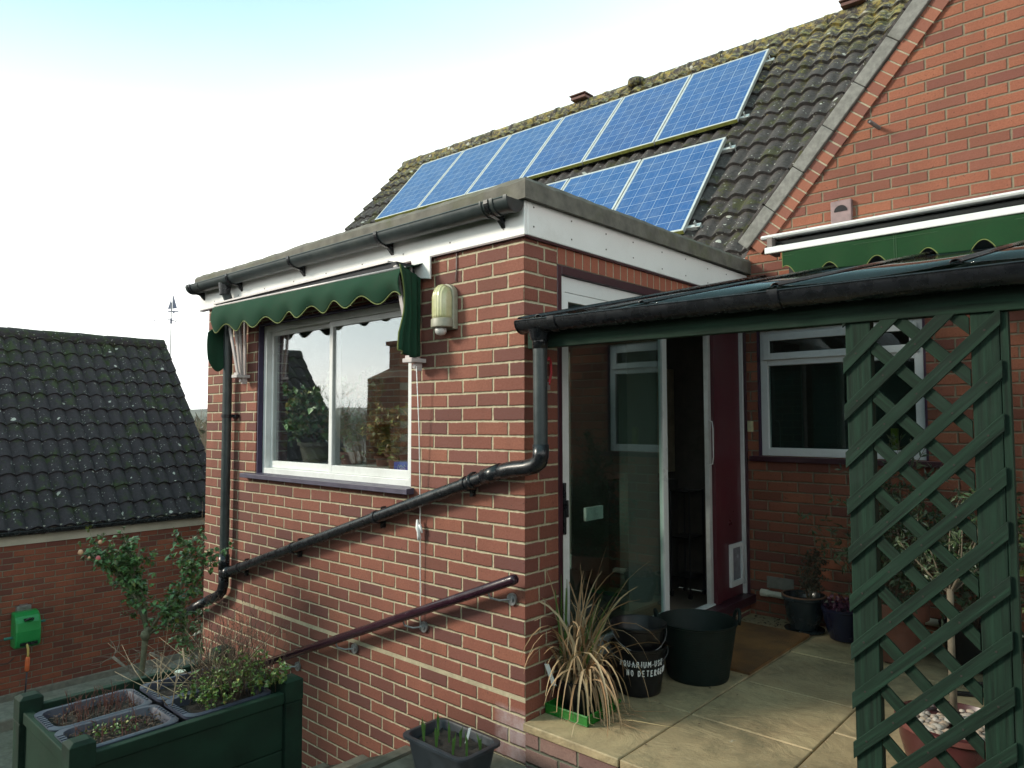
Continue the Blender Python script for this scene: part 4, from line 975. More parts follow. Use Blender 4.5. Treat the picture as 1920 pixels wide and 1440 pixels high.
# hose reel on the garage wall
HZ = thing('hose_reel', 'bright green wall mounted hose reel box with orange hose end', 'hose reel', (gx+.1, -.12, -1.1))
GRN = simple('bright_green_plastic', (.012, .24, .055), .35, var=.12, scale=6, bump=.02)
prof = [(.045, -1.26), (.20, -1.26), (.27, -1.235), (.285, -1.16), (.29, -1.05), (.27, -.95), (.22, -.88), (.15, -.845), (.045, -.84)]
q = MB(); q.poly([(gx+a_, -.245, z_) for a_, z_ in prof], (0, .265, 0)); q.build('case', GRN, HZ, bevel=.022, seg=3)
q = MB(); q.box((gx+.288, -.20, -1.215), (gx+.300, -.02, -1.18)); q.box((gx+.235, -.16, -.925), (gx+.282, -.06, -.905)); q.tube([(gx+.27, -.15, -.93), (gx+.31, -.11, -.895), (gx+.27, -.07, -.93)], .01, 8); q.build('slot', BLACKP, HZ)
q = MB(); q.box((gx+.0, -.19, -.87), (gx+.07, -.04, -.79)); q.box((gx+.02, -.16, -.80), (gx+.12, -.07, -.775)); q.build('wall_bracket', STEEL, HZ, bevel=.004)
q = MB(); q.tube([(gx+.12, .02, -1.0), (gx+.12, .10, -1.0)], .016, 10); q.tube([(gx+.15, -.245, -1.13), (gx+.15, -.33, -1.13)], .018, 10); q.build('spindle', simple('teal_plastic', (.03, .18, .14), .4), HZ, smooth=True, auto=40)
q = MB(); q.tube([(gx+.29, -.13, -1.20), (gx+.31, -.12, -1.26), (gx+.31, -.118, -1.32), (gx+.31, -.12, -1.36)], .013, 8); q.build('hose', simple('yellow_hose', (.50, .36, .10), .5), HZ, smooth=True)
q = MB(); q.tube([(gx+.31, -.12, -1.35), (gx+.31, -.122, -1.37), (gx+.31, -.125, -1.50), (gx+.31, -.125, -1.52)], [.018, .026, .024, .015], 12); q.build('hose_end', simple('orange_plastic', (.62, .13, .04), .4), HZ, smooth=True)
q = MB(); q.tube([(gx+.31, -.125, -1.52), (gx+.30, -.13, -1.7), (gx+.25, -.13, -1.93)], .009, 8); q.build('feed_hose', simple('dark_hose', (.03, .03, .04), .5), HZ, smooth=True)
q = MB(); q.tube([(gx+.15, -.33, -1.13), (gx+.10, -.44, -1.18), (gx+.05, -.50, -1.32), (gx+.04, -.40, -1.44), (gx+.05, -.26, -1.45), (gx+.05, -.2, -1.40)], .010, 8); q.build('feed_hose', simple('brown_hose', (.09, .04, .03), .5), HZ, smooth=True)
# weather vane at the ridge end
VX, VY = RG.x-.0, 2.52
VN = thing('weather_vane', 'grey sailing boat weather vane on a pole at the garage ridge end', 'weather vane', (VX, VY, 2.4))
VM = simple('grey_blue_painted_metal', (.16, .17, .24), .5, var=.1)
q = MB(); q.tube([(VX, VY, 2.35), (VX, VY, 3.55)], .009, 8); q.box((VX-.012, VY-.22, 2.45), (VX+.012, VY, 2.47)); q.box((VX-.012, VY-.22, 2.6), (VX+.012, VY, 2.62)); q.build('pole', simple('grey_pole', (.30, .31, .32), .5), VN, smooth=True, auto=40)
vr = Vector((RT.x, RT.y, 0)).normalized(); vf = Vector((-vr.y, vr.x, 0))
def vp(a_, z_, d_=0): return Vector((VX, VY, 3.34))+vr*a_+Vector((0, 0, z_))+vf*d_
q = MB(); q.poly([vp(.02, .10), vp(.10, .11), vp(.022, .37)], vf*.006); q.poly([vp(-.065, .095), vp(-.005, .10), vp(-.005, .28)], vf*.006); q.build('sails', VM, VN)
q = MB(); q.poly([vp(-.09, .068), vp(.14, .06), (vp(.11, .042)), vp(-.05, .045)], vf*.012); q.tube([vp(.012, .04), vp(.012, .38)], .004, 6); q.poly([vp(.02, .045), vp(.06, .045), vp(.05, .0)], vf*.005); q.build('boat_hull', VM, VN)
q = MB(); zc = -.10
for d_ in (vr, vf): q.tube([Vector((VX, VY, 3.34+zc))-d_*.30, Vector((VX, VY, 3.34+zc))+d_*.30], .005, 6)
q.tube([Vector((VX, VY, 3.34+zc-.06)), Vector((VX, VY, 3.34+zc+.03))], .018, 8)
for sx in (-1, 1):
    q.tube([vp(sx*.02, zc-.05), vp(sx*.06, zc-.06), vp(sx*.08, zc-.02), vp(sx*.10, zc)], .004, 6)
q.build('compass_arms', VM, VN)
LET = {'N': [[(0, 0), (0, 1), (.7, 0), (.7, 1)]], 'E': [[(.7, 0), (0, 0), (0, 1), (.7, 1)], [(0, .5), (.5, .5)]], 'S': [[(0, .1), (.5, 0), (.7, .25), (.1, .65), (.15, .95), (.65, 1)]], 'W': [[(0, 1), (.2, 0), (.4, .7), (.6, 0), (.8, 1)]]}
for ch, d_ in (('W', -vr), ('E', vr), ('N', vf), ('S', -vf)):
    q = MB(); c = Vector((VX, VY, 3.34+zc-.03))+d_*.30
    for st in LET[ch]: q.tube([c+vr*((a_-.35)*.06)+Vector((0, 0, b_*.07)) for a_, b_ in st], .0045, 5)
    q.build('compass_letter', VM, VN)

# ---------------- foliage helper
def leaf_quad(q, p, d, n_, L, w_, bend=.2):
    d = d.normalized(); s = d.cross(n_);
    if s.length < 1e-3: s = Vector((1, 0, 0))
    s.normalize(); u = s.cross(d)
    a = p; m1 = p+d*L*.45; e = p+d*L-u*L*bend
    q.add([a, m1+s*w_/2+u*w_*.12, e, m1-s*w_/2+u*w_*.12, p+d*L*.5], [(0, 4, 1), (4, 2, 1), (0, 3, 4), (3, 2, 4)])
def rv(): return Vector((random.gauss(0, 1), random.gauss(0, 1), random.gauss(0, 1))).normalized()
def branch(q, p, d, L, r, n=5, wob=.25, up=.1):
    pts = [Vector(p)]; d = Vector(d).normalized()
    for i in range(n):
        d = (d+rv()*wob+Vector((0, 0, up))).normalized(); pts.append(pts[-1]+d*L/n)
    q.tube(pts, [r*(1-.75*i/n) for i in range(n+1)], 6); return pts, d
random.seed(5)

# ---------------- rose bush behind the planter
RB = thing('rose_bush', 'leggy rose bush with few pink buds growing behind the green planter', 'rose bush', (-2.55, -1.30, -1.1))
def scr(u, v, D):
    return CAM+(FW+RT2*((u-960)/1328)+UP2*((720-v)/1328))*D
D0 = 4.75
q = MB(); lf = MB(); fl = MB()
base = scr(255, 1330, D0-.1); fork = scr(273, 1192, D0); base = scr(252, 1345, D0)
q.tube([base-Vector((0, 0, .35)), base, scr(262, 1290, D0), scr(268, 1240, D0), fork, scr(276, 1175, D0)], [.020, .020, .018, .017, .021, .016], 10)
q.lathe([(.02, -.03), (.034, 0), (.03, .025), (.012, .04)], fork, 8)
arms = [[(273, 1180), (262, 1130), (225, 1085), (190, 1050), (165, 1035)], [(275, 1178), (270, 1120), (248, 1070), (232, 1020)], [(276, 1180), (262, 1125), (250, 1080), (262, 1030)], [(280, 1185), (302, 1150), (340, 1100), (358, 1050), (362, 1005)], [(280, 1188), (312, 1165), (348, 1125), (378, 1075), (385, 1040)], [(276, 1185), (255, 1120), (232, 1080), (250, 1020)], [(275, 1180), (250, 1110), (215, 1070), (205, 1040)], [(285, 1185), (330, 1150), (345, 1190), (350, 1205)]]
tips = []
for a in arms:
    dd = rnd(-.25, .25); pts = [scr(u, v, D0+dd*i/len(a)) for i, (u, v) in enumerate(a)]
    q.tube(pts, [.011-.0016*i for i in range(len(pts))], 7)
    for i in range(1, len(pts)):
        for k in range(1 if i < 2 else 8):
            t_ = random.random(); p = pts[i-1].lerp(pts[i], t_); tw, _ = branch(q, p, rv()+Vector((0, 0, .25)), rnd(.06, .21), .0028, 4, .35); tips += tw[1:]
random.shuffle(tips)
for p in tips:
    for k in range(random.choice((1, 1, 2, 2))):
        c = p+rv()*rnd(.005, .035)
        d = (rv()+Vector((0, 0, .1)))
        for j in range(3):
            leaf_quad(lf, c, d+rv()*.7, (rv()*.5+Vector((0, -.4, 1))), rnd(.028, .052), rnd(.020, .034))
q.build('branches', STEMG, RB, smooth=True); lf.build('leaves', LF_ROSE, RB)
def bud(u, v, mat, r, label=None):
    c = scr(u, v, D0-.1); b = MB(); b.lathe([(r*.3, -r), (r*.9, -r*.5), (r, 0), (r*.8, r*.7), (r*.35, r*1.1)], c, 8); b.build('rose_flower', mat, RB, smooth=True)
bud(184, 1047, PINK, .016); bud(151, 1036, PEACH, .017); bud(188, 1017, PEACH, .014); bud(167, 1046, PEACH, .010)
# bare fallen twigs of an old shrub under it
OT = thing('bare_shrub', 'tangle of bare grey twigs low behind the planter', 'shrub', tuple(scr(300, 1330, 4.9)))
q = MB()
for a in ([(212, 1232), (240, 1255), (262, 1268), (275, 1290)], [(280, 1225), (300, 1232), (318, 1262), (322, 1290), (316, 1310)], [(262, 1268), (235, 1290), (215, 1310)], [(300, 1262), (280, 1270), (250, 1280), (225, 1302)], [(288, 1250), (310, 1250), (330, 1258)], [(290, 1320), (300, 1290), (312, 1270)]):
    pts = [scr(u, v, 4.9) for u, v in a]; q.tube(pts, [.010-.0015*i for i in range(len(pts))], 6)
    for p in pts:
        for k in range(4): branch(q, p, rv(), rnd(.08, .22), .003, 4, .4)
q.build('twigs', simple('grey_twig_bark', (.20, .17, .14), .9, var=.3, scale=40), OT, smooth=True)

# ---------------- raised planter with trays
PX0, PX1, PY0, PY1, PZ = -1.495, -.735, -1.745, -.765, .185
PL = thing('raised_planter', 'dark green wooden raised planter with square corner posts', 'planter', (-1.1, -1.25, -.7))
for (x, y) in ((PX1-.045, PY0+.045), (PX0+.045, PY0+.045), (PX1-.045, PY1-.045), (PX0+.045, PY1-.045)):
    q = MB(); q.box((x-.045, y-.045, -.95), (x+.045, y+.045, PZ-.045)); po = q.build('post', GREENW, PL, bevel=.004)
    q = MB(); q.box((x-.046, y-.046, PZ-.042), (x+.046, y+.046, PZ+.052)); k = len(q.v); 
    q.add([(x-.046, y-.046, PZ+.052), (x+.046, y-.046, PZ+.052), (x+.046, y+.046, PZ+.052), (x-.046, y+.046, PZ+.052), (x-.028, y-.028, PZ+.064), (x+.028, y-.028, PZ+.064), (x+.028, y+.028, PZ+.064), (x-.028, y+.028, PZ+.064)], [(0, 1, 5, 4), (1, 2, 6, 5), (2, 3, 7, 6), (3, 0, 4, 7), (4, 5, 6, 7)]); q.build('post_cap', GREENW, po, bevel=.003)
for j, (za, zb_) in enumerate(((PZ-.045, PZ+.005), (PZ-.255, PZ-.050), (PZ-.46, PZ-.26), (PZ-.67, PZ-.465), (PZ-.88, PZ-.675))):
    ins = .012 if j else .0
    for (a, b) in (((PX1-.052+0, PY0+.091, za), (PX1-.012-ins, PY1-.091, zb_)), ((PX0+.012+ins, PY0+.091, za), (PX0+.05, PY1-.091, zb_))):
        q = MB(); q.box(a, b); q.build('side_board', GREENP, PL, bevel=.004)
    for (a, b) in (((PX0+.091, PY0+.012+ins, za), (PX1-.091, PY0+.05, zb_)), ((PX0+.091, PY1-.05, za), (PX1-.091, PY1-.012-ins, zb_))):
        q = MB(); q.box(a, b); q.build('end_board', GREENP, PL, bevel=.004)
q = MB(); q.box((PX0+.05, PY0+.05, PZ-.2), (PX1-.05, PY1-.05, PZ-.10)); q.build('soil', SOIL, PL)
def tray(name, label, cx, cy, wx, wy, h, z, mat, lip=.02, group=None, ribs=True, taper=.02):
    t_ = thing(name, label, 'plant tray' if 'tray' in name else 'trough', (cx, cy, z-h), group=group)
    def ring(e, zz):
        pts = []; rr = min(.045, wx*.2)+0
        for (sx, sy, a0) in ((1, 1, 0), (-1, 1, 90), (-1, -1, 180), (1, -1, 270)):
            for k in range(5):
                an = radians(a0+22.5*k); pts.append((cx+sx*(wx/2+e-rr)+rr*cos(an), cy+sy*(wy/2+e-rr)+rr*sin(an), zz))
        return pts
    q = MB(); rs = [ring(-taper-.0, z-h), ring(0, z-.012), ring(lip, z-.014), ring(lip, z-.002), ring(lip-.005, z), ring(-.004, z), ring(-.008, z-.01), ring(-taper-.006, z-h+.01)]
    n = 20
    for r_ in rs: q.v += r_
    for j in range(len(rs)-1):
        for i in range(n): q.f.append((j*n+i, j*n+(i+1) % n, (j+1)*n+(i+1) % n, (j+1)*n+i))
    q.f.append(tuple(reversed(range(n)))); q.f.append(tuple((len(rs)-1)*n+i for i in range(n)))
    if ribs:
        for k in range(7):
            yy = cy-wy/2+.06+k*(wy-.12)/6 if wy < wx else None
            for sx in (-1, 1):
                if wy < wx: q.box((cx+sx*(wx/2+lip-.004)-.003, yy-.006, z-.012), (cx+sx*(wx/2-.0)+.003, yy+.006, z+.003))
                else:
                    x_ = cx-wx/2+.05+k*(wx-.1)/6; q.box((x_-.006, cy+sx*(wy/2+lip-.004)-.003, z-.012), (x_+.006, cy+sx*(wy/2)+.003, z+.003))
    b = q.build('tray_body', mat, t_, smooth=True, auto=35)
    q = MB(); random.seed(int(cx*100)+7)
    q.grid(lambda u, v: (cx+(u-.5)*(wx-.012-taper), cy+(v-.5)*(wy-.012-taper), z-.035+random.uniform(-.010, .010)), 14, 14); q.build('soil', SOIL, t_, smooth=True)
    return t_
def soil_bits(parent, cx, cy, wx, wy, z, n, mat, L=(.01, .03)):
    q = MB()
    for k in range(n): leaf_quad(q, Vector((cx+rnd(-.5, .5)*wx, cy+rnd(-.5, .5)*wy, z+rnd(-.01, .012))), Vector((rnd(-1, 1), rnd(-1, 1), rnd(-.1, .5))), Vector((0, 0, 1)), rnd(*L), rnd(.004, .014))
    return q.build('leaf_litter', mat, parent)
def stalks(parent, cx, cy, wx, wy, z, n, h, mat, name='stems', r=.0022, lean=.25):
    q = MB()
    for k in range(n):
        p = Vector((cx+rnd(-.5, .5)*wx, cy+rnd(-.5, .5)*wy, z)); pts, d = branch(q, p, Vector((rnd(-lean, lean), rnd(-lean, lean), 1)), rnd(*h), r, 4, .12, .05)
        if random.random() < .6:
            for j in range(2): branch(q, pts[-2], rv()+Vector((0, 0, .8)), rnd(.02, .05), r*.6, 2, .2)
    return q.build(name, mat, parent, smooth=True)
TL = (-1.27, -1.48, .34, .46)
zt2 = PZ+.012
# trays: unprojected corner estimates on z=zt2
t1 = tray('plant_tray', 'slate grey tray nearest the camera side post, soil with tiny green seedlings', -.925, -1.512, .245, .365, .09, zt2, TRAYK, group='grey trays in the planter')
t2 = tray('plant_tray', 'slate grey tray behind, full of red brown stubby stems', -1.205, -1.512, .245, .365, .09, zt2, TRAYK, group='grey trays in the planter')
t3 = tray('plant_tray', 'slate grey tray hidden under straw stalks and mint', -.925, -1.085, .245, .36, .09, zt2, TRAYK, group='grey trays in the planter')
t4 = tray('plant_tray', 'far grey tray behind the straw, with white label cup', -1.205, -1.085, .245, .36, .09, zt2, TRAYK, group='grey trays in the planter')
random.seed(21)
RST = simple('red_brown_stub', (.12, .045, .035), .8, var=.4, scale=40)
stalks(t2, -1.205, -1.51, .19, .31, zt2-.035, 60, (.04, .13), RST); soil_bits(t2, -1.205, -1.51, .20, .36, zt2-.02, 220, LF_DEADB)
stalks(t1, -.925, -1.51, .19, .31, zt2-.035, 34, (.03, .09), RST); soil_bits(t1, -.925, -1.51, .20, .36, zt2-.02, 260, LF_DEADB)
q = MB()
for k in range(110): leaf_quad(q, Vector((-.93+rnd(-.06, .06), -1.56+rnd(-.10, .13), zt2-.02+rnd(0, .035))), rv()+Vector((0, 0, .4)), rv()+Vector((0, 0, 1)), rnd(.008, .022), rnd(.007, .016))
q.build('seedlings', LF_MINT, t1)
# mint and dead stalks
MT_ = thing('mint_plant', 'low green and yellowing mint spilling over the planter edge beside the right post', 'herb plant', (-.95, -1.0, PZ))
lf = MB(); st = MB()
for k in range(95):
    p = Vector((rnd(-1.08, -.80), rnd(-1.22, -.82), PZ+.0)); pts, d = branch(st, p, Vector((rnd(-.3, .5), rnd(-.3, .4), 1)), rnd(.05, .17)*(1.25 if p.y > -1.05 else .8), .0016, 4, .3)
    for pp in pts[1:]:
        for j in range(4): leaf_quad(lf, pp, rv()+Vector((0, 0, .3)), rv()*.4+Vector((0, 0, 1)), rnd(.012, .025), rnd(.010, .019))
for (x, y, z) in ((-.775, -.86, PZ+.10), (-.77, -.83, PZ+.085), (-.765, -.87, PZ+.07), (-.80, -.90, PZ+.07), (-.82, -.93, PZ+.06)):
    for j in range(9): leaf_quad(lf, Vector((x, y, z))+rv()*.022, rv(), rv()+Vector((.3, -.6, .8)), rnd(.022, .036), rnd(.018, .028))
st.build('stems', STEMB, MT_, smooth=True); lf.build('leaves', LF_MINT, MT_)
DS = thing('dead_stalks', 'clump of dry straw coloured and brown dead stalks standing in the planter', 'dead plant', (-1.1, -1.0, PZ))
q = MB(); random.seed(8)
for k in range(60):
    p = Vector((rnd(-1.36, -.95), rnd(-1.30, -.85), PZ+.02)); branch(q, p, Vector((rnd(-.9, .5), rnd(-.8, .6), rnd(.1, .8))), rnd(.12, .36), .0024, 3, .08, 0)
q.build('straw', DEAD, DS, smooth=True)
q = MB()
for k in range(130):
    p = Vector((rnd(-1.25, -.85), rnd(-1.10, -.80), PZ)); pts, d = branch(q, p, Vector((rnd(-.3, .3), rnd(-.3, .3), 1)), rnd(.14, .42), .0018, 5, .15, .05)
    for j in range(4): branch(q, random.choice(pts[1:]), rv()+Vector((0, 0, .6)), rnd(.03, .09), .0011, 3, .2)
q.build('brown_stems', STEMB, DS, smooth=True)
def cane(label, pts, r=.005, mat=DEAD):
    q = MB(); q.tube(pts, r, 7); tag(q.build('cane', mat, smooth=True), label, 'cane')
cane('thin pale cane leaning upright left of the round green post', [scr(352, 1285, 3.75), scr(343, 1215, 3.8)])
cane('taller pale cane with dark tip beside the round green post', [scr(391, 1290, 3.6), scr(396, 1205, 3.7)])
tag(MB().lathe([(.018, 0), (.026, .05), (.027, .052), (.022, .052)], scr(337, 1278, 3.6), 14).build('label_cup', simple('white_green_cup', (.45, .52, .44), .4), smooth=True, auto=40), 'small whitish cup standing at the back of the planter', 'cup')
# round topped post at the foot of the steps
q = MB(); q.lathe([(.105, -1.6), (.105, -.13), (.098, -.095), (.08, -.065), (.05, -.045), (.015, -.038)], tuple(scr(414, 1215, 5.15)-Vector((0, 0, -.04))), 24)
tag(q.build('round_post', simple('dark_green_post', (.022, .030, .022), .7, var=.4, scale=12, bump=.3), smooth=True, auto=40), 'round topped dark green post against the wall behind the stalks', 'post')
# ivy on the corner
IV = thing('ivy_plant', 'small ivy clump hanging at the far left corner of the brick wall', 'ivy', tuple(scr(392, 1200, 6.3)))
lf = MB(); st = MB()
for a in ([(398, 1150), (385, 1180), (378, 1220), (380, 1250)], [(405, 1140), (395, 1175), (392, 1205)], [(372, 1150), (390, 1165), (400, 1190)]):
    pts = [scr(u, v, 6.2) for u, v in a]; st.tube(pts, .004, 5)
    for i in range(len(pts)-1):
        for k in range(26): leaf_quad(lf, pts[i].lerp(pts[i+1], random.random())+rv()*.06, rv()+Vector((0, 0, -.5)), Vector((.3, -1, .4))+rv()*.4, rnd(.03, .055), rnd(.03, .05))
st.build('stems', STEMB, IV); lf.build('leaves', leafmat('ivy_leaf', [(.02, .05, .02), (.035, .075, .03), (.06, .10, .05), (.02, .04, .02)]), IV)
# low wall of stones at the yard corner
q = MB(); random.seed(3)
for k in range(26):
    c = Vector((-7.4+rnd(0, 3.2), 1.25+rnd(-.2, .5), -1.86+rnd(0, .10))); r_ = rnd(.10, .24)
    q.lathe([(r_*.5, -r_*.5), (r_, -r_*.2), (r_*.95, r_*.15), (r_*.5, r_*.42)], c, 7, rnd(.8, 1.3), rnd(.8, 1.2))
tag(q.build('stone_edging', CONC, smooth=True), 'low edging of grey stones on the yard below the garage wall', 'stone edging', kind='stuff')
q = MB(); q.box((-7.75, -5, -1.95), (-7.15, 2.6, -1.80)); tag(q.build('garden_kerb', CONC, bevel=.02), 'low concrete kerb along the foot of the garage wall', 'kerb')

# black trough with bulb shoots
tr = tray('bulb_trough', 'black trough of sprouting bulbs with white label against the wall foot', -.115, -.385, .385, .235, .20, .02, simple('black_trough_plastic', (.022, .028, .036), .35, var=.3, scale=10, bump=.05), lip=.016, ribs=False, taper=.03)
q = MB()
for (u, v, h_) in ((795, 1390, .115), (822, 1380, .13), (818, 1402, .12), (842, 1392, .10), (849, 1416, .10), (863, 1400, .10), (875, 1422, .12), (901, 1408, .08)):
    d = FW+RT2*((u-960)/1328)+UP2*((720-v)/1328); t_ = (-.01-CAM.z)/d.z; p = CAM+d*t_
    for j in range(2):
        dd = Vector((rnd(-.18, .12), rnd(-.12, .12), 1)).normalized(); s_ = RT*.0045; 
        q = MB(); q.add([p-s_, p+s_, p+dd*h_*.6+s_*1.1, p+dd*h_*.6-s_*1.1, p+dd*h_*(1-.25*j)+Vector((rnd(-.01, .01), 0, 0))], [(0, 1, 2, 3), (3, 2, 4)]); q.build('shoot', LF_BLADE, tr, solid=.0012)
d = FW+RT2*((877-960)/1328)+UP2*((720-1392)/1328); p = CAM+d*((-.01-CAM.z)/d.z)
q = MB(); q.obox(p+Vector((0, 0, .028)), (RT, Vector((.1, .3, 1)), FW), (.0055, .036, .001)); tag(q.build('plant_label', WLAB), 'white plant label stuck upright in the black bulb trough', 'plant label')
# ---------------- things on the patio
def lathe_obj(name, prof, c, mat, parent=None, n=36, label=None, cat=None, group=None, sx=1, sy=1):
    q = MB(); q.lathe(prof, c, n, sx, sy, cap=name != 'pot_rim'); o = q.build(name, mat, parent, smooth=True, auto=40)
    return tag(o, label, cat, group)
Z0 = .006
# doormat
q = MB(); random.seed(2)
q.grid(lambda u, v: (.035+.515*u, 1.31+.96*v, .024+random.uniform(-.001, .001)), 30, 50); q.box((.035, 1.31, Z0), (.55, 2.27, .0225))
tag(q.build('doormat', COIR), 'rust brown coir doormat on the slabs before the patio door', 'doormat')
# flexible tub
TBX, TBY = .335, 1.110
TB = thing('rubber_tub', 'dark green flexible rubber tub with two loop handles on the patio', 'tub', (TBX, TBY, Z0))
prof = [(.165, 0), (.168, .004)]
for i in range(22):
    h_ = .02+.275*i/21; prof += [(.168+.050*h_/.32, h_), (.1695+.050*h_/.32, h_+.004), (.168+.050*(h_+.008)/.32, h_+.009)]
prof += [(.223, .308), (.225, .316), (.219, .319), (.213, .312), (.165, .02), (.02, .012)]
lathe_obj('tub_body', prof, (TBX, TBY, Z0), TUBG, TB, 56)
for sg in (-1, 1):
    hd = Vector((RT.x, RT.y, 0)).normalized()*sg; hd = (hd+Vector((0, .35, 0))*0).normalized(); pz = Vector((-hd.y, hd.x, 0)); c = Vector((TBX, TBY, Z0+.308))+hd*.222
    q = MB(); q.tube([c-pz*.048-Vector((0, 0, .01)), c-pz*.044+Vector((0, 0, .03))+hd*.008, c-pz*.025+Vector((0, 0, .056))+hd*.014, c+Vector((0, 0, .064))+hd*.016, c+pz*.025+Vector((0, 0, .056))+hd*.014, c+pz*.044+Vector((0, 0, .03))+hd*.008, c+pz*.048-Vector((0, 0, .01))], [.011, .010, .009, .009, .009, .010, .011], 10); q.build('handle', TUBG, TB, smooth=True)
# two stacked black buckets
BX, BY = .195, .705
BK = thing('lettered_bucket', 'black bucket with white hand painted lettering standing on the patio', 'bucket', (BX, BY, Z0))
rb_ = lambda h_: .118+.030*h_/.25
prof = [(.112, 0), (.118, .006)]+[(rb_(h_), h_) for h_ in (.02, .06, .1, .14, .18, .22)]+[(rb_(.235)+.001, .235), (.158, .240), (.160, .252), (.155, .254), (.148, .250), (rb_(.2)-.004, .2), (.116, .01), (.01, .008)]
lathe_obj('bucket_body', prof, (BX, BY, Z0), BUCK, BK, 48)
GL = {'A': [[(0, 0), (.35, 1), (.7, 0)], [(.15, .38), (.58, .38)]], 'Q': [[(.5, .15), (.3, 0), (.05, .3), (.1, .8), (.35, 1), (.6, .75), (.6, .3), (.5, .15)], [(.4, .3), (.75, -.08)]], 'U': [[(0, 1), (.02, .3), (.2, 0), (.5, .1), (.62, .35), (.65, 1)]], 'R': [[(0, 0), (.02, 1), (.5, .92), (.55, .65), (.05, .5), (.65, 0)]], 'I': [[(.1, 0), (.12, 1)]], 'M': [[(0, 0), (.08, 1), (.4, .35), (.72, 1), (.8, 0)]], 'S': [[(.55, .88), (.3, 1), (.05, .8), (.5, .42), (.45, .08), (.05, .05)]], 'E': [[(.55, 1), (.05, .97), (.02, 0), (.58, .03)], [(.05, .52), (.45, .52)]], 'N': [[(0, 0), (.05, 1), (.6, 0), (.65, 1)]], 'O': [[(.35, 0), (.05, .3), (.08, .8), (.35, 1), (.62, .75), (.6, .25), (.35, 0)]], 'D': [[(.03, 0), (.02, 1), (.45, .85), (.62, .5), (.45, .12), (.03, 0)]], 'T': [[(-.02, 1), (.65, .97)], [(.32, .98), (.3, 0)]], 'G': [[(.6, .85), (.35, 1), (.05, .7), (.08, .2), (.4, 0), (.62, .25), (.62, .48), (.35, .48)]], ' ': [], 'P': [[(0, 0), (.02, 1), (.5, .92), (.5, .6), (.03, .48)]]}
def write_on(text, ang0, z0_, hgt, wid, parent, centre, rf, rad=.0029, slope=0):
    a_ = ang0; random.seed(len(text))
    q = MB()
    for ch in text:
        for st in GL[ch]:
            pts = []
            for i in range(len(st)-1):
                for k in range(4 if i < len(st)-2 else 5):
                    t_ = k/4; pts.append((st[i][0]+(st[i+1][0]-st[i][0])*t_, st[i][1]+(st[i+1][1]-st[i][1])*t_))
            P_ = []
            jz = rnd(-.0015, .0015)
            for (x_, y_) in pts:
                h_ = z0_+y_*hgt+jz+slope*(a_-ang0); an = a_+x_*wid
                P_.append((centre[0]+(rf(h_)+.0006)*cos(an), centre[1]+(rf(h_)+.0006)*sin(an), centre[2]+h_))
            q.tube(P_, [rad*rnd(.75, 1.2) for _ in P_], 5)
        a_ += wid*(.55 if ch == ' ' else .42 if ch == 'I' else 1.0)+.038
    return q.build('painted_lettering', WPAINT, parent)
camang = math.atan2(CAM.y-BY, CAM.x-BX)
write_on('AQUARIUM USE ONLY'[:12], camang-.74, .163, .030, .132, BK, (BX, BY, Z0), rb_)
write_on('NO DETERGENTS'[:12], camang-.46, .116, .030, .132, BK, (BX, BY, Z0), rb_)
def bail(c, r0, z_, droop, parent, tilt):
    q = MB(); d0 = Vector((RT.x, RT.y, 0)).normalized(); f0 = Vector((-FW.x, -FW.y, 0)).normalized(); pts = []
    for i in range(25):
        t_ = pi*i/24; pts.append(Vector(c)+d0*(-cos(t_)*r0)+f0*(sin(t_)*r0*cos(tilt)*1.06)+Vector((0, 0, z_-sin(t_)*droop)))
    q.tube(pts, .0022, 6); return q.build('wire_handle', STEEL, parent, smooth=True)
bail((BX, BY, Z0), .158, .235, .055, BK, .25)
B2 = thing('inner_bucket', 'plain black bucket nested inside the lettered bucket', 'bucket', (BX, BY, Z0+.13))
c2 = (BX-.002, BY+.006, Z0+.130)
prof = [(.110, 0), (.116, .01), (.140, .205), (.152, .212), (.154, .226), (.148, .230), (.141, .222), (.112, .012), (.01, .01)]
lathe_obj('bucket_body', prof, c2, BUCK, B2, 44)
bail(c2, .150, .212, .10, B2, .1)
# spiky plant in tray
TY = MB(); tx0, tx1, ty0, ty1 = .012, .268, .135, .420
q = MB(); q.box((tx0, ty0, Z0), (tx1, ty1, Z0+.006))
for a, b in (((tx0, ty0), (tx1, ty0+.006)), ((tx0, ty1-.006), (tx1, ty1)), ((tx0, ty0+.006), (tx0+.006, ty1-.006)), ((tx1-.006, ty0+.006), (tx1, ty1-.006))): q.box((*a, Z0+.006), (*b, Z0+.050))
for a, b in (((tx0-.005, ty0-.005), (tx1+.005, ty0-.0002)), ((tx0-.005, ty1+.0002), (tx1+.005, ty1+.005)), ((tx1+.0002, ty0), (tx1+.005, ty1))): q.box((*a, Z0+.042), (*b, Z0+.049))
tag(q.build('green_tray', TRAYG, bevel=.002), 'bright green plastic tray under the spiky plant at the patio corner', 'tray')
SPK = thing('spiky_plant', 'spiky potted plant with long arching dry tan leaves and a few green blades', 'potted plant', (.12, .27, Z0))
lathe_obj('pot', [(.085, .007), (.088, .01), (.108, .15), (.116, .152), (.116, .172), (.108, .173), (.100, .155), (.10, .15), (.01, .148)], (.125, .265, Z0), BUCK, SPK, 32)
random.seed(77)
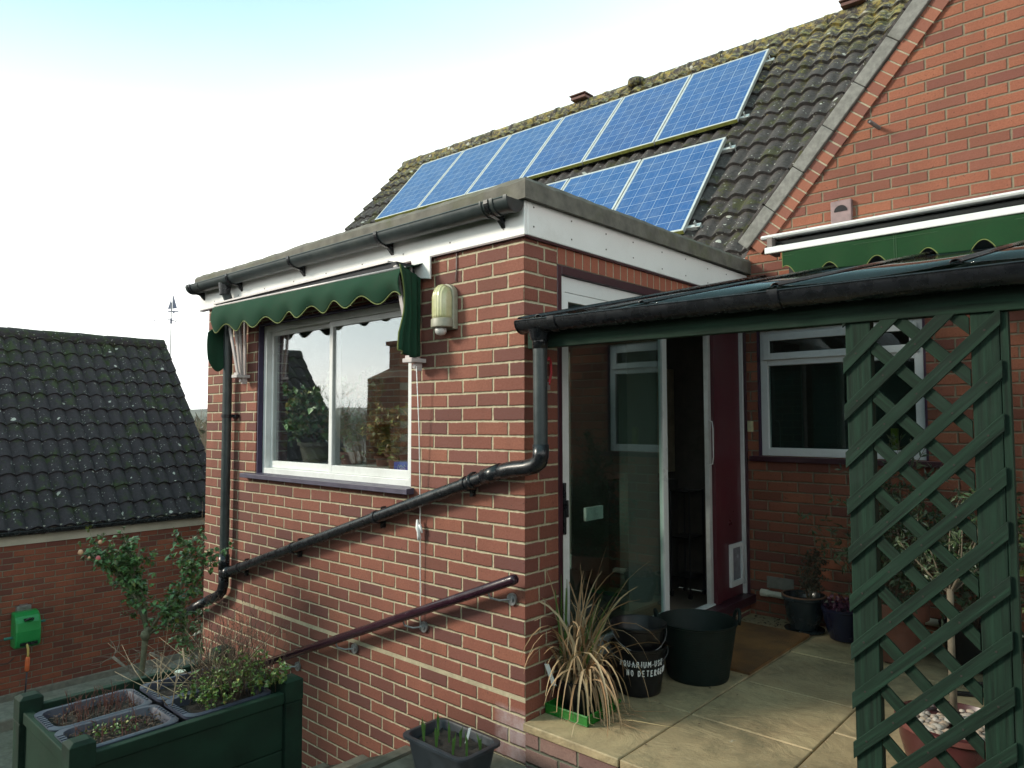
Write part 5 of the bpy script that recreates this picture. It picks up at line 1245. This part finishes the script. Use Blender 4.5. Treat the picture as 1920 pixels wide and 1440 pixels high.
def blade(q, p, d, L, w0, droop, n=9, kink=None):
    p = Vector(p); d = Vector(d).normalized(); side = d.cross(Vector((0, 0, 1)))
    if side.length < .05: side = Vector((1, 0, 0))
    side.normalize(); ls, rs_ = [], []; mid = []
    side = (side+rv()*.5).normalized()
    for i in range(n+1):
        t_ = i/n; w_ = w0*(1-.85*t_**1.6)*(.7+.3*min(1, t_*4)); s2 = side-d*side.dot(d); s2.normalize(); nn_ = s2.cross(d)
        ls.append(p+s2*w_); mid.append(p-nn_*w_*.35); rs_.append(p-s2*w_)
        st = L/n; dd = droop*(1+1.5*t_)
        if kink and abs(t_-kink) < .5/n: dd += 1.3
        d = (d+Vector((0, 0, -dd/n))+rv()*.05).normalized()
        if p.z+d.z*st < Z0+.006: d.z = max(d.z, 0.02); d.normalize()
        p = p+d*st
    k = len(q.v); q.v += [tuple(v_) for t3 in zip(ls, mid, rs_) for v_ in t3]
    for i in range(n): a_ = k+3*i; q.f += [(a_, a_+1, a_+4, a_+3), (a_+1, a_+2, a_+5, a_+4)]
q = MB(); g = MB()
RTH_ = Vector((RT.x, RT.y, 0)); TC = -Vector((FW.x, FW.y, 0))
for k in range(165):
    side_ = random.gauss(.20, .36); fwd = random.gauss(.05, .4); up_ = rnd(.7, 1.8)
    d = RTH_*side_+TC*fwd+Vector((0, 0, up_)); p = Vector((.125, .265, .16))+Vector((rnd(-.075, .075), rnd(-.075, .075), 0))
    if d.x < 0 and p.x+d.x*.4 < -.02: d.x *= .15
    if side_ > .35: continue
    blade(q, p, d, rnd(.30, .66), rnd(.005, .0095), rnd(.5, 3.3), 9, kink=random.choice([None, .35, .5, .6, None]))
for k in range(24):   # drooping bundle to the right, to the floor
    d = RTH_*rnd(.25, .75)+TC*rnd(.0, .6)+Vector((0, 0, rnd(.5, .9))); blade(q, Vector((.14, .25, .17))+rv()*.05, d, rnd(.40, .58), rnd(.004, .007), rnd(3.8, 5.5), 10)
for (a_, u_, L, w_) in ((.22, 1.3, .70, .012), (.34, 1.25, .70, .010), (.75, .9, .50, .010)): blade(q, (.14, .27, .17), RTH_*a_+Vector((0, 0, u_)), L, w_, .55, 9, kink=.8)
for k in range(6): blade(g, Vector((.06, .22, .16))+rv()*.02, RTH_*rnd(-.12, .10)+TC*rnd(-.1, .2)+Vector((0, 0, 1.4)), rnd(.30, .52), .010, rnd(.05, .25), 8)
for k in range(6): blade(g, Vector((.13, .28, .16))+rv()*.04, RTH_*rnd(.1, .42)+TC*rnd(-.2, .3)+Vector((0, 0, 1.3)), rnd(.35, .62), .010, rnd(.15, .8), 8)
q.build('dry_leaves', LF_TAN, SPK, smooth=True); g.build('green_leaves', LF_BLADE, SPK, smooth=True)
q = MB(); d = FW+RT2*((1032-960)/1328)+UP2*((720-1265)/1328); p = CAM+d*((.14-CAM.y)/d.y)
q.obox(p, (RT, Vector((-.05, .0, 1)).normalized()-RT*.32, FW), (.011, .055, .0012)); tag(q.build('plant_label', WLAB), 'large white plant label among the dry leaves of the spiky plant', 'plant label')
# pots along the house wall
def shrub(root, c, R, H, n, mat, stem, ls=(.014, .026), leafw=(.008, .014), trunkn=6):
    c = Vector(c); st = MB(); lf = MB()
    for k in range(trunkn):
        pts, d = branch(st, c, rv()*.5+Vector((0, 0, 1.1)), H*rnd(.6, .95), .006, 6, .22)
        for pp in pts[2:]:
            for j in range(3):
                p2, d2 = branch(st, pp, rv()+Vector((0, 0, .3)), R*rnd(.4, .9), .0028, 4, .3)
                for p3 in p2[1:]:
                    for i in range(n): leaf_quad(lf, p3+rv()*.012, rv()+Vector((0, 0, .2)), rv()+Vector((0, 0, .8)), rnd(*ls), rnd(*leafw))
    st.build('stems', stem, root, smooth=True); lf.build('leaves', mat, root)
random.seed(31)
PA = thing('potted_shrub', 'small dark leafy shrub in a black glazed pot against the house wall', 'potted plant', (.47, 2.40, Z0))
lathe_obj('pot', [(.075, .015), (.09, .02), (.118, .11), (.128, .18), (.134, .215), (.146, .222), (.146, .240), (.134, .244), (.124, .225), (.118, .2), (.01, .2)], (.47, 2.40, Z0), BLUEPOT, PA)
lathe_obj('pot_rim', [(.134, .2405), (.1475, .2415), (.1475, .2475), (.134, .2485)], (.47, 2.40, Z0), simple('brown_rim', (.13, .07, .045), .5), PA)
lathe_obj('saucer', [(.10, 0), (.128, .004), (.132, .016), (.126, .018), (.09, .0145), (.01, .0145)], (.47, 2.40, Z0), BLUEPOT, PA)
shrub(PA, (.50, 2.40, .21), .12, .36, 3, LF_DARK, STEMB)
PB = thing('potted_heuchera', 'dark blue pot with small purple leaved plant half hidden by the trellis post', 'potted plant', (.74, 2.37, Z0))
lathe_obj('pot', [(.075, 0), (.09, .01), (.122, .12), (.132, .19), (.140, .195), (.140, .212), (.128, .214), (.12, .19), (.01, .185)], (.745, 2.36, Z0), NAVY, PB)
random.seed(5); q = MB()
for k in range(160): leaf_quad(q, Vector((.745, 2.36, .21))+Vector((rnd(-.10, .10), rnd(-.10, .10), rnd(-.01, .07))), rv()+Vector((0, 0, .3)), rv()+Vector((0, 0, 1)), rnd(.02, .04), rnd(.015, .03))
q.build('leaves', leafmat('purple_leaf', [(.08, .015, .05), (.05, .012, .03), (.12, .03, .06)]), PB)
q = MB(); q.tube([(.105, 2.565, .178), (.20, 2.565, .178), (2.6, 2.565, .150)], .023, 16); q.tube([(.098, 2.565, .1785), (.15, 2.565, .1785)], .027, 16)
tag(q.build('white_waste_pipe', simple('ivory_pipe', (.60, .58, .47), .4, var=.06, dirt=(.3, .27, .18, .5)), smooth=True, auto=40), 'white waste pipe running low along the house wall behind the pots', 'pipe')
q = MB(); q.box((.13, 2.5935, .215), (.33, 2.5975, .30)); tag(q.build('wall_patch', CONC, bevel=.002), 'patch of grey mortar on the wall just above the white pipe', 'wall patch')
# terracotta pot with bushy evergreen behind the trellis
PC = thing('potted_evergreen', 'large terracotta pot with a bushy evergreen seen through the trellis', 'potted plant', (1.12, 2.2, Z0))
px_, py_ = 1.09, 2.16
lathe_obj('pot', [(.10, 0), (.12, .01), (.175, .26), (.195, .265), (.20, .36), (.188, .365), (.178, .34), (.17, .32), (.01, .32)], (px_, py_, Z0), TERR, PC)
random.seed(14)
st = MB(); lf = MB()
for k in range(9):
    pts, d = branch(st, Vector((px_, py_, .32)), rv()*.55+Vector((.12, 0, 1.0)), rnd(.5, .85), .009, 6, .18)
    for pp in pts[1:]:
        for j in range(4):
            p2, d2 = branch(st, pp, rv()+Vector((0, -.1, .35)), rnd(.14, .34), .003, 4, .2)
            for p3 in p2[1:]:
                for i in range(4): leaf_quad(lf, p3, d2+rv()*.8, rv()+Vector((0, 0, .8)), rnd(.035, .070), rnd(.010, .018))
for k in range(5):
    pts, d = branch(st, Vector((px_-.15, py_, .45)), Vector((-.9, -.25, rnd(.5, 1))), rnd(.35, .55), .004, 5, .12)
    for p3 in pts[2:]:
        for i in range(5): leaf_quad(lf, p3, rv(), rv()+Vector((0, 0, .8)), rnd(.03, .06), rnd(.01, .016))
st.build('stems', STEMB, PC, smooth=True); lf.build('leaves', LF_EVER, PC)
# pot with pebbles and a standard stem
qx, qy = 1.69, .64
PD = thing('pebble_pot', 'dark red round pot topped with pebbles holding a slim bare trunk', 'potted tree', (qx, qy, Z0))
lathe_obj('pot', [(.11, 0), (.13, .01), (.178, .10), (.20, .19), (.196, .235), (.212, .245), (.214, .268), (.20, .272), (.19, .25), (.18, .235), (.01, .235)], (qx, qy, Z0), REDPOT, PD, 44)
lathe_obj('pot_rim', [(.199, .2725), (.2155, .266), (.2160, .2475), (.2145, .246), (.2125, .262)], (qx, qy, Z0), simple('worn_red_rim', (.11, .032, .026), .6, var=.3), PD, 44)
random.seed(9); q = MB()
for k in range(150):
    a_ = rnd(0, 2*pi); r_ = .175*sqrt(random.random()); s_ = rnd(.010, .020)
    q.lathe([(s_*.4, -s_*.55), (s_, -s_*.1), (s_*.85, s_*.35), (s_*.3, s_*.6)], (qx+r_*cos(a_), qy+r_*sin(a_), Z0+.252+rnd(0, .012)), 7, rnd(.8, 1.35), rnd(.8, 1.2))
q.build('pebbles', leafmat('pebble_stone', [(.30, .24, .18), (.42, .38, .33), (.20, .18, .17), (.36, .27, .20), (.50, .47, .42), (.16, .13, .12)], .7), PD, smooth=True)
q = MB(); q.tube([(qx-.01, qy+.02, .24), (qx-.012, qy+.02, .50), (qx-.01, qy+.025, .78)], [.014, .013, .012], 10)
pts = []
for k in range(12):
    p_, d = branch(q, Vector((qx-.01, qy+.025, .76)), rv()*.8+Vector((0, .1, 1)), rnd(.2, .42), .005, 5, .2); pts += p_[2:]
q.build('trunk', simple('pale_trunk', (.12, .10, .07), .85, var=.3, scale=30), PD, smooth=True)
lf = MB()
for p_ in pts:
    for i in range(9): leaf_quad(lf, p_+rv()*.02, rv(), rv()+Vector((0, 0, .8)), rnd(.03, .055), rnd(.008, .014))
lf.build('leaves', LF_EVER, PD)
# plants at the right edge
PE = thing('variegated_shrub', 'yellow and green variegated shrub in a pot at the far right edge', 'potted plant', (1.95, 2.15, Z0))
lathe_obj('pot', [(.12, 0), (.14, .01), (.19, .22), (.20, .225), (.20, .26), (.185, .262), (.17, .24), (.01, .235)], (1.93, 2.1, Z0), TUBG, PE)
random.seed(4); shrub(PE, (1.93, 2.1, .25), .30, .75, 4, LF_VAR, STEMB, (.025, .045), (.016, .028), 7)
PF = thing('leafy_bush', 'dark leafy bush in a black tub between the trellis posts and the wall', 'potted plant', (1.5, 2.3, Z0))
lathe_obj('pot', [(.13, 0), (.15, .01), (.19, .20), (.20, .24), (.185, .245), (.17, .22), (.01, .215)], (1.50, 2.33, Z0), BUCK, PF)
random.seed(6); shrub(PF, (1.50, 2.33, .22), .28, .85, 4, LF_EVER, STEMB, (.03, .06), (.014, .024), 7)
q = MB()
for k in range(5): q.bar((1.42+.10*k, 1.93-.02*k, .02), (1.75+.1*k, 1.80-.03*k, .10+.02*k), .02, .014)
q.bar((1.45, 1.75, .012), (1.95, 1.98, .03), .025, .018); tag(q.build('folded_frame', BUCK, bevel=.002), 'dark folded metal frame lying on the slabs at the right edge', 'metal frame')
# scattered dead leaves on the patio
q = MB(); random.seed(12)
for k in range(60):
    x = rnd(.03, .45); y = rnd(2.29, 2.58); leaf_quad(q, Vector((x, y, Z0+.006)), Vector((rnd(-1, 1), rnd(-1, 1), rnd(-.1, .3))), Vector((0, 0, 1)), rnd(.015, .04), rnd(.008, .02), .1)
for k in range(16):
    leaf_quad(q, Vector((rnd(.2, 1.4), rnd(.1, 2.3), Z0+.004)), Vector((rnd(-1, 1), rnd(-1, 1), 0)), Vector((0, 0, 1)), rnd(.01, .025), rnd(.006, .012), .1)
tag(q.build('fallen_leaves', LF_DEADB), 'fallen brown leaves scattered on the slabs by the door', 'leaves', kind='stuff')

# ---------------- seen through the glass
def houseplant(name, label, x, y, z, potm, potr, poth, R, H, mat, n, ls, lw, seed):
    random.seed(seed); r_ = thing(name, label, 'houseplant', (x, y, z))
    lathe_obj('pot', [(potr*.7, 0), (potr*.95, poth*.85), (potr*1.08, poth*.86), (potr*1.08, poth), (potr*.95, poth), (potr*.85, poth*.9), (.01, poth*.88)], (x, y, z), potm, r_, 24)
    shrub(r_, (x, y, z+poth*.9), R, H, n, mat, STEMB, ls, lw, 6)
    return r_
houseplant('potted_geranium', 'leafy green and brown tinged houseplant in a banded pot behind the left pane', -2.33, .30, 1.152, simple('banded_pot', (.10, .09, .06), .5), .12, .15, .20, .38, LF_HOUSE, 7, (.035, .065), (.028, .045), 51)
houseplant('potted_begonia', 'yellow orange leaved houseplant behind the right pane', -1.34, .28, 1.152, TERR, .07, .09, .15, .26, LF_WARM, 7, (.03, .055), (.022, .04), 52)
houseplant('trailing_houseplant', 'tall dark green houseplant behind the middle of the window', -1.98, .38, 1.10, TERR, .09, .14, .20, .55, LF_HOUSE, 3, (.05, .09), (.035, .06), 53)
houseplant('red_leaf_plant', 'dark red and green houseplant behind the right pane near the brick pier', -1.58, .38, 1.10, TERR, .08, .12, .18, .30, LF_WARM, 3, (.03, .05), (.02, .035), 54)
q = MB(); random.seed(1)
for k in range(6): blade(q, (-1.10, .44, 1.10), Vector((-.5+.1*k, -.1+.05*k, .8)), .38, .010, 1.8, 8)
tag(q.build('strappy_plant', LF_BLADE, smooth=True), 'strappy green leaf arching behind the right end of the window', 'houseplant')
q = MB(); q.box((-1.20, .14, 1.152), (-.95, .22, 1.205)); bxx = tag(q.build('blue_box', simple('blue_carton', (.02, .07, .42), .5), bevel=.002), 'small blue carton on the inner sill at the right of the window', 'box')
q = MB()
for (x_, st) in ((-1.255, [(0, 0), (.3, 1), (.5, .8)]), (-1.235, [(0, .5), (.5, .6), (.3, 1), (0, .4), (.5, 0)]), (-1.215, [(0, 1), (.1, 0), (.5, .2), (.4, .6), (0, .5)]), (-1.195, [(0, .5), (.5, .6), (.3, 1), (0, .4), (.5, 0)])): q.tube([(x_+.09+a_*.03, .1395, 1.163+b_*.026) for a_, b_ in st], .0018, 4)
q.build('printed_word', WPAINT, bxx)
# room furniture glimpsed through the patio door
tag(MB().box((-.98, 2.32, 1.04), (-.62, 2.60, 1.88)).build('wall_cupboard', simple('cream_cupboard_paint', (.34, .28, .18), .6), bevel=.006), 'cream wall cupboard seen inside through the open door', 'cupboard')
tag(MB().box((-.98, 2.15, .10), (-.60, 2.60, .98)).build('base_cupboard', simple('dark_base_unit', (.06, .055, .05), .5), bevel=.006), 'dark kitchen base unit below the cream wall cupboard', 'cupboard')
tag(MB().box((-.575, 1.70, .1), (-.50, 2.12, 2.395)).build('partition', simple('pale_green_white_paint', (.14, .16, .135), .6, var=.05, scale=3), bevel=.003), 'pale partition end standing inside behind the left door glass', 'partition')
ch = thing('trolley', 'small black wire trolley standing inside the doorway', 'trolley', (-.42, 2.42, .1))
q = MB()
for x in (-.50, -.34):
    for y in (2.30, 2.52): q.tube([(x, y, .14), (x, y, .92)], .008, 6)
for z in (.25, .55, .90): q.box((-.50, 2.30, z), (-.34, 2.52, z+.012))
q.build('frame', BUCK, ch)
for x in (-.50, -.34):
    for y in (2.30, 2.52): MB().tube([(x-.01, y, .125), (x+.01, y, .125)], .022, 10).build('castor', BUCK, ch)
gb_ = tag(MB().box((-1.05, 2.0, .10), (-.80, 2.25, .13)).build('green_mat', TRAYG), 'green cloth lying on the floor inside the door', 'cloth')
tag(MB().box((-.32, .92, .84), (-.30, 1.10, .92)).build('socket_plate', simple('grey_white_plate', (.5, .52, .5), .5)), 'pale double socket plate seen low behind the left door glass', 'socket')
# ---------------- beyond: hedge, trees and hills
def bare_tree(name, label, x, y, z, H, seed, group=None, r0=.14, twigmat=None):
    random.seed(seed); r_ = thing(name, label, 'tree', (x, y, z), group=group); q = MB()
    def grow(p, d, L, r, lv):
        pts, dd = branch(q, p, d, L, r, 4, .13, .06)
        if lv == 0: return
        for k in range(3 if lv > 3 else 4):
            i = random.choice((2, 3, 4)); grow(pts[i], dd+rv()*.75+Vector((0, 0, .15)), L*rnd(.55, .8), max(r*(1-.6*i/4)*.75, .006), lv-1)
    grow(Vector((x, y, z)), Vector((0, 0, 1)), H*.36, r0, 5)
    o = q.build('trunk_and_limbs', twigmat or STEMB, r_); return r_
TW = simple('warm_twig_bark', (.16, .115, .075), .95, var=.3, scale=3)
for i, (u, D, zb_, H, s) in enumerate(((352, 48, -4.2, 5.6, 1), (370, 44, -4, 6.0, 2), (386, 50, -4, 6.8, 3), (400, 46, -4, 7.5, 4), (334, 60, -4.5, 5.5, 5))):
    c = CAM+(FW+RT2*((u-960)/1328))*D
    bare_tree('bare_tree', ['bare brown tree in the gap at the foot of the hill', 'bare brown tree right of the garage verge beyond the gap', 'taller bare tree partly behind the extension corner', 'bare tree hidden mostly behind the left brick corner', 'bare tree just behind the sloping garage verge'][i], c.x, c.y, zb_, H, s, 'bare trees beyond the gap', .16, TW)
random.seed(40); q = MB()
def hill(u): return 0
hv = []; NH = 90
for j in range(7):
    for i in range(NH+1):
        a_ = radians(100+130*i/NH); rr_ = 330+30*j; h_ = 1.455+rr_*(.0165+.004*sin(a_*9)+.003*sin(a_*23+1)+.0012*sin(a_*71))*(min(1, j/3) if j < 4 else 1)-(30 if j == 0 else 0)
        hv.append((CAM.x+rr_*cos(a_), CAM.y+rr_*sin(a_), h_+(random.uniform(-1.4, 1.4) if j else 0)))
q.add(hv, [(j*(NH+1)+i, j*(NH+1)+i+1, (j+1)*(NH+1)+i+1, (j+1)*(NH+1)+i) for j in range(6) for i in range(NH)])
struct(q.build('hills', simple('winter_woodland', (.10, .095, .07), .95, var=.4, scale=.05), smooth=True))
# nearer wooded bank
q = MB(); bm = leafmat('woodland_scrub', [(.13, .10, .06), (.10, .085, .05), (.07, .09, .03), (.15, .12, .08), (.09, .07, .05)], .95)
for k in range(5200):
    a_ = rnd(math.radians(150), math.radians(170)); rr_ = rnd(55, 95); x = CAM.x+rr_*cos(a_); y = CAM.y+rr_*sin(a_)
    t_ = (rr_-55)/40; z = -4.2+random.random()**1.5*(4.6+t_*1.2)+(math.radians(157)-a_)*9
    leaf_quad(q, Vector((x, y, z)), rv()+Vector((0, 0, .6)), rv(), rnd(.5, 1.6), rnd(.15, .6))
tag(q.build('woodland', bm), 'brown winter scrub covering the bank beyond the garage', 'woodland', kind='stuff')
# winter twigs poking past the extension corner over the garage roof
q = MB(); random.seed(2); TWG = thing('twiggy_bush', 'bare pale twigs poking out from behind the left brick corner', 'bush', (-4.4, .9, -1.9))
for k in range(16):
    p_, d = branch(q, Vector((-3.9, .45, rnd(.15, .5))), Vector((rnd(-1, -.5), rnd(-.3, .3), rnd(-.2, .5))), rnd(.2, .5), .004, 5, .22)
    for pp in p_[1:]: branch(q, pp, rv()+Vector((-.4, 0, .2)), rnd(.08, .2), .002, 3, .25)
q.tube([(-4.0, .6, -1.9), (-3.95, .5, -.8), (-3.85, .45, .3)], [.02, .015, .008], 6); q.build('twigs', simple('pale_twig', (.26, .19, .12), .9), TWG, smooth=True)

# ---------------- garden behind the photographer: things mirrored in the glass, hedges added to block light
def hedge(name, label, a, b, h, th, z0, seed):
    random.seed(seed); a = Vector(a); b = Vector(b); d = (b-a); L = d.length; d.normalize(); s = d.cross(Vector((0, 0, 1))); q = MB(); nn = int(L/.25); r_ = thing(name, label, 'hedge', (a+b)/2+Vector((0, 0, z0)))
    sec = [(-th/2, 0), (-th*.55, h*.5), (-th*.45, h*.93), (0, h), (th*.45, h*.93), (th*.55, h*.5), (th/2, 0)]
    for i in range(nn+1):
        for (o_, z_) in sec: q.v.append(tuple(a+d*(L*i/nn)+s*(o_+rnd(-.08, .08))+Vector((0, 0, z0+z_+rnd(-.10, .12)*(z_ > 0)))))
    k = len(sec)
    for i in range(nn):
        for j in range(k-1): q.f.append((i*k+j, i*k+j+1, (i+1)*k+j+1, (i+1)*k+j))
    q.f += [tuple(range(k)), tuple(nn*k+j for j in reversed(range(k)))]
    q.build('hedge_mass', simple('dense_hedge', (.014, .024, .010), .95, var=.5, scale=9, bump=1), r_)
    lf = MB()
    for i in range(int(L*420)):
        t_ = rnd(0, L); u_ = rnd(-1, 1); z_ = h*random.random()**.7; o_ = th*.55*(1 if u_ > 0 else -1) if z_ < h*.93 else th*.5*u_
        leaf_quad(lf, a+d*t_+s*(o_+rnd(-.05, .08)*(1 if o_ > 0 else -1))+Vector((0, 0, z0+z_)), rv(), rv()+Vector((0, 0, .6)), rnd(.05, .10), rnd(.03, .05))
    lf.build('leaves', LF_EVER, r_)
hedge('added_shade_hedge', 'added evergreen hedge across the garden to block low sky, mirrored in the glass', (-3.2, -6.6, 0), (7.5, -6.2, 0), 2.9, .9, -.3, 3)  # hedge added behind the camera to darken the lower scene
hedge('added_shade_hedge', 'added evergreen side hedge blocking low sky right of the camera, beyond the frame', (6.6, -6, 0), (6.9, 5, 0), 2.0, .9, -.3, 4)  # unseen side hedge, added to cut the low sky light
for i, (x, y, H, s) in enumerate(((-23, -13.4, 9.0, 11), (-22, -14.6, 8.4, 12), (-21.5, -16.2, 7.5, 13))):
    bare_tree('bare_tree', ['bare winter tree mirrored in the left pane', 'second bare winter tree mirrored in the window beside the central bar', 'shorter bare tree mirrored in the right pane'][i], x, y, -3.8, H, s, 'bare trees mirrored in the window', .14, TW)
hedge('field_hedge', 'low field hedge mirrored at the foot of the window panes', (-26, -9, 0), (-15, -22, 0), 2.4, 1.4, -2.6, 6)

BQ = thing('brick_barbecue', 'brick barbecue with narrow chimney, mirrored in the right window pane', 'barbecue', (-4.5, -2.6, -2))
bqm = brick_mat('barbecue_brick', 'x', (.42, .17, .095), (.36, .14, .08), (.30, .11, .075), (.50, .44, .32))
q = MB(); q.box((-4.80, -3.0, -2.0), (-4.16, -2.46, 1.0)); q.box((-4.80, -3.0, 1.0), (-4.70, -2.46, 1.42)); q.box((-4.34, -3.0, 1.0), (-4.16, -2.46, 1.42)); q.box((-4.70, -3.0, 1.0), (-4.34, -2.94, 1.42)); q.build('body', bqm, BQ)
q = MB(); q.box((-4.80, -3.0, 1.421), (-4.16, -2.46, 1.98)); q.add([(-4.80, -3.0, 1.98), (-4.16, -3.0, 1.98), (-4.16, -2.46, 1.98), (-4.80, -2.46, 1.98), (-4.57, -2.85, 2.10), (-4.37, -2.85, 2.10), (-4.37, -2.62, 2.10), (-4.57, -2.62, 2.10)], [(0, 1, 5, 4), (1, 2, 6, 5), (2, 3, 7, 6), (3, 0, 4, 7)]); q.build('hood', bqm, BQ)
q = MB(); q.box((-4.57, -2.85, 2.10), (-4.37, -2.62, 2.38)); q.box((-4.60, -2.88, 2.38), (-4.34, -2.59, 2.43)); q.build('chimney', bqm, BQ)

# ---------------- thin winter haze over the distance
q = MB(); q.box((-600, -600, -40), (600, 600, 30)); hz_ = tag(q.build('haze', None), kind='stuff')
hm = bpy.data.materials.new('air_haze'); hm.use_nodes = True; hn = hm.node_tree; hn.nodes.clear()
ho = hn.nodes.new('ShaderNodeOutputMaterial'); hv_ = hn.nodes.new('ShaderNodeVolumePrincipled'); hv_.inputs['Color'].default_value = (.92, .96, 1, 1); hv_.inputs['Density'].default_value = .00035
hn.links.new(hv_.outputs[0], ho.inputs['Volume']); hz_.data.materials.append(hm)
